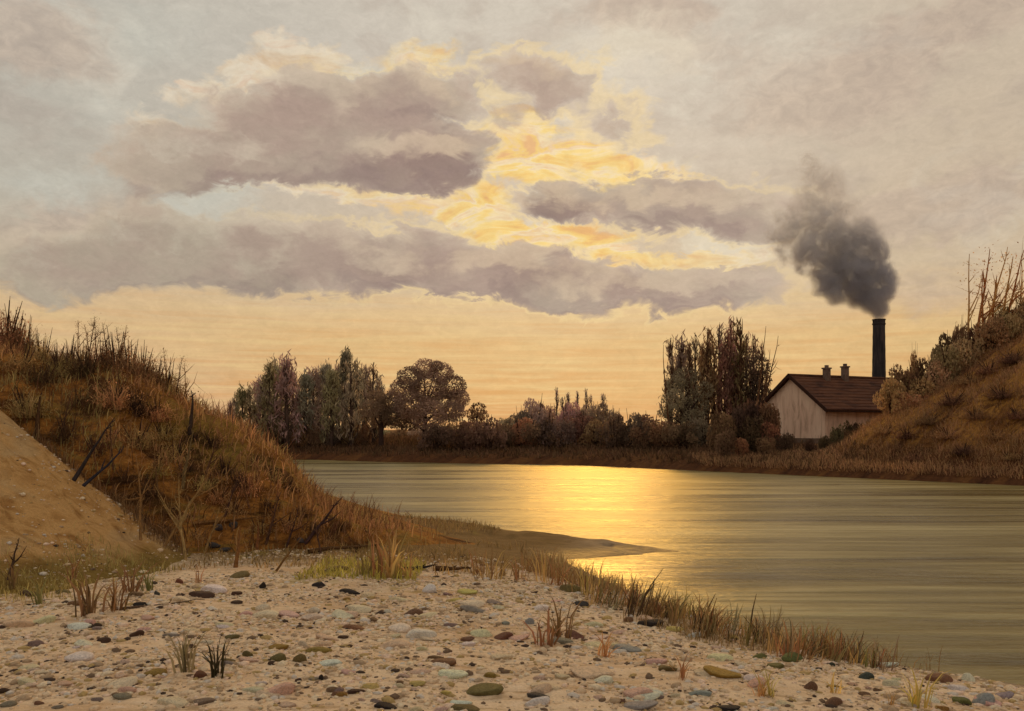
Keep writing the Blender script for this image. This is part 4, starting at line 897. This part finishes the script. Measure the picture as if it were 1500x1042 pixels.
SPEC = '''40,868,34,16,dark brown;93,866,28,14,olive;115,883,30,14,brown;207,884,22,16,black;230,870,13,22,slate;297,871,40,14,dark brown;312,862,44,18,white;347,868,16,12,dark brown;385,858,11,18,black;467,855,20,16,black;262,852,12,16,reddish brown
142,917,16,12,dark brown;152,938,22,14,dark brown;3,918,12,10,dark brown;27,912,46,18,pink;52,943,26,16,mauve;42,978,34,16,cream;293,988,20,18,reddish brown;5,1013,22,12,dark brown;363,957,16,20,olive;335,968,20,12,olive;408,963,28,16,olive;440,965,24,20,olive;420,900,38,14,pink;460,903,36,15,cream;445,943,22,18,pink;473,942,30,16,pink
470,993,9,16,black;437,996,11,9,dark brown;493,1010,26,12,mauve;512,866,36,14,black;540,872,22,11,cream;510,899,30,18,pink;584,877,36,11,cream;630,862,24,18,white;655,870,18,9,mauve;685,867,34,11,yellow;670,879,24,8,yellow;723,881,30,14,grey;606,897,30,18,brown;568,895,12,12,white;547,908,16,11,brown;518,918,36,14,brown
587,920,38,18,white;580,943,48,20,pink;503,934,17,7,dark brown;507,947,21,6,dark brown;705,925,34,24,cream;685,936,22,15,brown;738,932,30,18,reddish brown;740,912,14,12,blue-grey;775,910,17,16,blue-grey;842,929,40,22,reddish brown;806,928,24,16,mauve;853,883,26,20,slate;835,862,36,20,olive;953,911,40,20,black;890,906,18,11,yellow;921,908,16,14,brown;989,921,28,14,yellow
648,969,50,14,brown;732,960,40,18,cream;822,989,28,16,cream;868,985,70,18,pink;919,949,42,20,blue-grey;978,979,38,11,olive;520,1013,30,10,dark brown;488,1011,22,10,brown;545,1004,28,13,yellow;610,1001,32,10,yellow;652,1016,20,10,yellow;564,1035,36,12,black;707,1013,60,9,olive;798,1005,52,11,cream;789,1020,42,7,slate;941,1018,56,16,white;938,1033,54,12,blue-grey;681,1036,46,12,olive
1076,932,18,16,yellow;1113,960,24,15,mossy green;1162,963,34,20,mossy green;1137,975,30,15,mossy green;1199,980,12,8,slate;1218,974,12,10,dark grey-green;1265,967,17,16,cream;1297,972,38,15,white;1269,990,26,18,dark grey-green;1306,1000,26,16,cream;1055,983,72,24,ochre;1188,1005,20,22,brown;1267,1015,22,14,brown;1221,1028,30,20,brown;1067,1036,36,12,black;1025,1015,40,12,blue-grey;959,1016,26,12,white;987,1018,20,11,cream
1377,994,46,20,brown;1420,991,24,28,white;1405,1008,32,13,white;1443,1026,38,26,blue-grey;1472,1018,30,18,blue-grey;1408,1026,28,18,mossy green;1379,1037,22,14,ochre;1345,1012,22,12,pink;1330,1030,26,13,cream;1015,930,26,13,white;1050,948,22,12,pink;1085,972,28,14,cream;1110,1000,36,14,pink;1150,1030,28,12,cream;870,915,30,12,cream;905,925,26,11,pink;790,890,30,12,white;760,865,24,10,cream;815,880,20,9,pink;660,915,24,11,grey;625,935,22,10,cream
318,772,22,16,slate;342,770,16,14,slate;312,800,22,13,slate;328,806,20,12,slate;440,790,14,12,slate;352,842,34,12,olive;490,834,44,14,olive;95,1000,30,12,pink;180,1020,34,12,grey;215,905,26,10,pink;250,930,30,10,grey;330,915,30,10,cream;150,980,28,10,pink;230,985,36,14,ochre;370,1010,34,12,cream;420,1030,36,12,pink;300,1028,34,12,mauve'''
for t in SPEC.replace('\n', ';').split(';'):
    a = t.split(','); stone(*[float(k) for k in a[:4]], a[4])
# smaller stones between them, still single
names = ['cream', 'pink', 'grey', 'brown', 'white', 'dark brown', 'ochre', 'olive']; wts = [.30, .26, .10, .09, .15, .03, .05, .02]
n = 0
while n < 95:
    px, py = RNG.uniform(0, 1450), RNG.uniform(862, 1040)
    if py < 850 + 0.16*max(0, px-800) + 14 : continue
    if px > 1000 and py < 930 + (px-1000)*0.17: continue
    w = RNG.uniform(11, 27); stone(px, py, w, w*RNG.uniform(.4, .65), RNG.choice(names, p=wts)); n += 1

n = 0
while n < 48:
    px, py = RNG.uniform(20, 1460), RNG.uniform(880, 1036)
    if py < 880 + 0.16*max(0, px-800) or (px > 1000 and py < 945 + (px-1000)*0.15): continue
    w = RNG.uniform(28, 50); stone(px, py, w, w*RNG.uniform(.32, .5), RNG.choice(['cream', 'pink', 'white', 'ochre', 'grey'], p=[.34, .32, .2, .06, .08])); n += 1
def small_pebbles(n, P, med, name, label):
    import bmesh
    bm = bmesh.new(); bmesh.ops.create_icosphere(bm, subdivisions=1, radius=1); V0 = np.array([v.co[:] for v in bm.verts]); F0 = np.array([[v.index for v in f.verts] for f in bm.faces]); bm.free()
    P = P if P is not None else scatter(n, -10, 8, 6.0, 18.5, h_beach, lambda x, y, z: (z > .03) & (z > np.maximum(h_hill(x, y), h_dune(x, y)+.02)) & vis(x, y) & (RNG.random(len(x)) < np.clip((0.55+1.2*fbm(x*.7, y*1.2, 3))*np.where(y > 15.5, .35, 1), .06, 1)))
    s = np.clip(RNG.lognormal(math.log(med), .55, n), .007, .065)
    a = RNG.random(n)*6.283; ca, sa = np.cos(a), np.sin(a)
    V = V0[None]*(1+RNG.uniform(-.22, .22, (n, 12, 1))); V = V*np.stack([s*RNG.uniform(.9, 1.5, n), s*RNG.uniform(.7, 1, n), s*RNG.uniform(.4, .75, n)], 1)[:, None]
    V = np.stack([V[..., 0]*ca[:, None]-V[..., 1]*sa[:, None], V[..., 0]*sa[:, None]+V[..., 1]*ca[:, None], V[..., 2]], -1) + P[:, None] + np.array([0, 0, .001])
    F = (F0[None]+np.arange(n)[:, None, None]*12).reshape(-1, 3)
    o = MB().add(V.reshape(-1, 3), F, np.repeat(RNG.random(n), 12)).build(name, mat_pebbles(), None, True)
    tag(o, label, 'gravel', kind='stuff')
small_pebbles(34000, None, .018, 'gravel', 'small pale and brown pebbles scattered over the beach')
P = scatter(1300, -13, -4.5, 11, 19, h_dune, lambda x, y, z: (z > h_beach(x, y)) & (z > h_hill(x, y)) & (RNG.random(len(x)) < np.clip(1.1-.42*z+1.5*fbm(x*.8, y*.8, 3), .02, 1)))
small_pebbles(1300, P, .015, 'slope_gravel', 'loose small stones that rolled down the sand slope')

# ------------------------------------------------------------------ tufts and reeds
def tuft_mesh(n, spread, wid, lean):
    lean *= 1.9; n = int(n*1.5); b = None; mb = MB(); b = RNG.normal(size=(n, 3))*spread*0.55; b[:, 2] = -0.05
    t = b*2.2 + RNG.normal(size=(n, 3))*lean; t[:, 2] = RNG.uniform(.3, 1.0, n); mb.blades(b, t, RNG.uniform(.6, 1.3, n)*wid, np.clip(RNG.normal(.45, .18, n), .02, .98), .05); return mb.mesh('grass_tuft', M_FOL)
TUFT = [tuft_mesh(int(RNG.integers(7, 16)), .16, .050, .16) for _ in range(7)]
REED = [tuft_mesh(int(RNG.integers(9, 20)), .30, .032, .11) for _ in range(6)]
TC = {'brown': (122, 88, 46), 'ochre': (164, 124, 58), 'olive': (118, 108, 58), 'yellow-green': (172, 154, 60), 'dark': (66, 52, 36), 'grey-green': (124, 112, 82), 'rust': (140, 84, 42)}
def tuft(px, py, hpx, c, label, group, reed=False, wide=1.0, lean=0.0):
    p = hit(px, py); h = hpx*p[1]/FPX
    o = link('grass_tuft', random.choice(REED if reed else TUFT), p, RNG.random()*6.28, (h*wide, h*wide, h)); o.rotation_euler = (RNG.uniform(-.08, .08), lean + RNG.uniform(-.1, .15), RNG.random()*6.28 if lean == 0 else RNG.uniform(-.6, .6))
    o.color = (*[k*random.uniform(.85, 1.15) for k in lin(*TC[c])[:3]], 1); return reg(o, label, 'grass tuft', group, px)
G1 = 'grass tufts standing on the gravel'
for px, py, h, c, lab in [(272, 984, 64, 'grey-green', 'sharp grey-green tuft standing alone on the sand'), (318, 992, 66, 'dark', 'dark stalky tuft just right of the sharp grey-green one'), (798, 946, 76, 'rust', 'tall rusty tuft in the middle of the gravel'), (818, 935, 66, 'brown', 'brown tuft close behind the tall rusty one'), (884, 962, 44, 'ochre', 'low ochre tuft beside the pale blue-grey stone'),
                          (998, 994, 46, 'rust', 'rusty tuft behind the large ochre stone'), (985, 982, 26, 'ochre', 'tiny ochre tuft by the dark olive stone'), (1113, 1020, 42, 'ochre', 'ochre tuft on the gravel below the mossy stones'), (1128, 1022, 44, 'yellow-green', 'yellowish tuft on the gravel below the mossy stones'), (1342, 1036, 62, 'yellow-green', 'tall yellow-green tuft at the front by the water'), (1222, 1016, 38, 'yellow-green', 'short yellow-green tuft at the front of the gravel'),
                          (1305, 1034, 24, 'ochre', 'short ochre tuft left of the tall yellow-green one'), (130, 903, 70, 'brown', 'leaning brown tuft at the foot of the sand slope'), (170, 895, 56, 'brown', 'thin brown tuft on the sand below the slope'), (60, 885, 62, 'olive', 'olive tuft against the foot of the sand slope'), (105, 850, 40, 'rust', 'rusty tuft low on the sand slope'), (192, 868, 56, 'brown', 'faded brown tuft right of the sand slope foot'), (218, 866, 40, 'olive', 'faint olive tuft near the dark upright stone'), (290, 855, 30, 'rust', 'small rust tuft at the edge of the gravel'),
                          (558, 846, 84, 'rust', 'tall rusty stalks at the yellow-green grass patch'), (572, 848, 76, 'ochre', 'tall ochre stalks at the yellow-green grass patch'), (535, 842, 60, 'olive', 'olive stalks left of the tall rusty ones'), (596, 846, 56, 'ochre', 'shorter ochre stalks right of the tall rusty ones'), (20, 860, 60, 'brown', 'dark brown tuft in the grass at the slope foot')]:
    tuft(px, py, h, c, lab, G1)
for i, (px, py, h) in enumerate([(700, 842, 40), (712, 848, 46), (725, 850, 48), (735, 846, 36), (762, 850, 40), (770, 838, 34), (790, 852, 52), (800, 846, 48), (815, 858, 46), (845, 868, 48), (860, 872, 56), (838, 856, 40)]):
    tuft(px, py, h, ['rust', 'brown', 'ochre', 'brown'][i % 4], ['rusty reed tuft at the base of the muddy spit', 'brown reed tuft at the base of the muddy spit', 'ochre reed tuft at the base of the muddy spit'][[0, 1, 2, 1][i % 4]], 'reed tufts at the spit', True)
for i in range(60):
    f = i/59; px = 865 + f*425 + RNG.uniform(-8, 8); py = np.interp(px, [865, 1000, 1100, 1200, 1300], [880, 915, 942, 966, 986]) + RNG.uniform(-10, 8)
    c = ['brown', 'ochre', 'olive', 'rust', 'dark', 'grey-green'][i % 6]
    tuft(px, py, RNG.uniform(34, 62), c, f'{c} reed tuft along the near waterline', 'reed tufts along the near waterline', True, 1.0, 0.22)
for px, py, tx, ty, c, lab in [(932, 890, 972, 832, (56, 42, 34), 'long dark stick leaning right among the waterline reeds'), (1032, 936, 1050, 876, (110, 76, 40), 'brown dead stalk leaning right by the waterline'), (1030, 905, 1048, 870, (90, 66, 40), 'short brown stalk further back by the waterline'), (1095, 935, 1108, 870, (86, 62, 38), 'upright brown dead stalk by the waterline')]:
    a = hit(px, py); sapling('dead_stalk', a, W(tx, ty, a[1]+.1), .018, lin(*c), lab, 'stalk', 'dead stalks by the waterline', px, 1, .05)
for px, py, tx, ty, r, c, lab in [(592, 838, 640, 828, .045, (40, 36, 40), 'blackish driftwood stick lying on the gravel edge'), (640, 838, 690, 834, .06, (84, 60, 36), 'brown driftwood branch lying beside the black stick'), (455, 812, 560, 796, .05, (88, 62, 34), 'long brown fallen branch at the foot of the hillside'), (285, 775, 395, 762, .05, (120, 84, 44), 'tan fallen branch across the lower hillside'), (180, 894, 300, 876, .02, (92, 74, 58), 'thin grey driftwood line on the sand below the slope')]:
    a = hit(px, py); b = hit(tx, ty+6); a[2] += r; b[2] += r*1.5
    sapling('driftwood', a, b, r, lin(*c), lab, 'driftwood', 'driftwood and fallen branches', px, 3, .15)
write_labels()
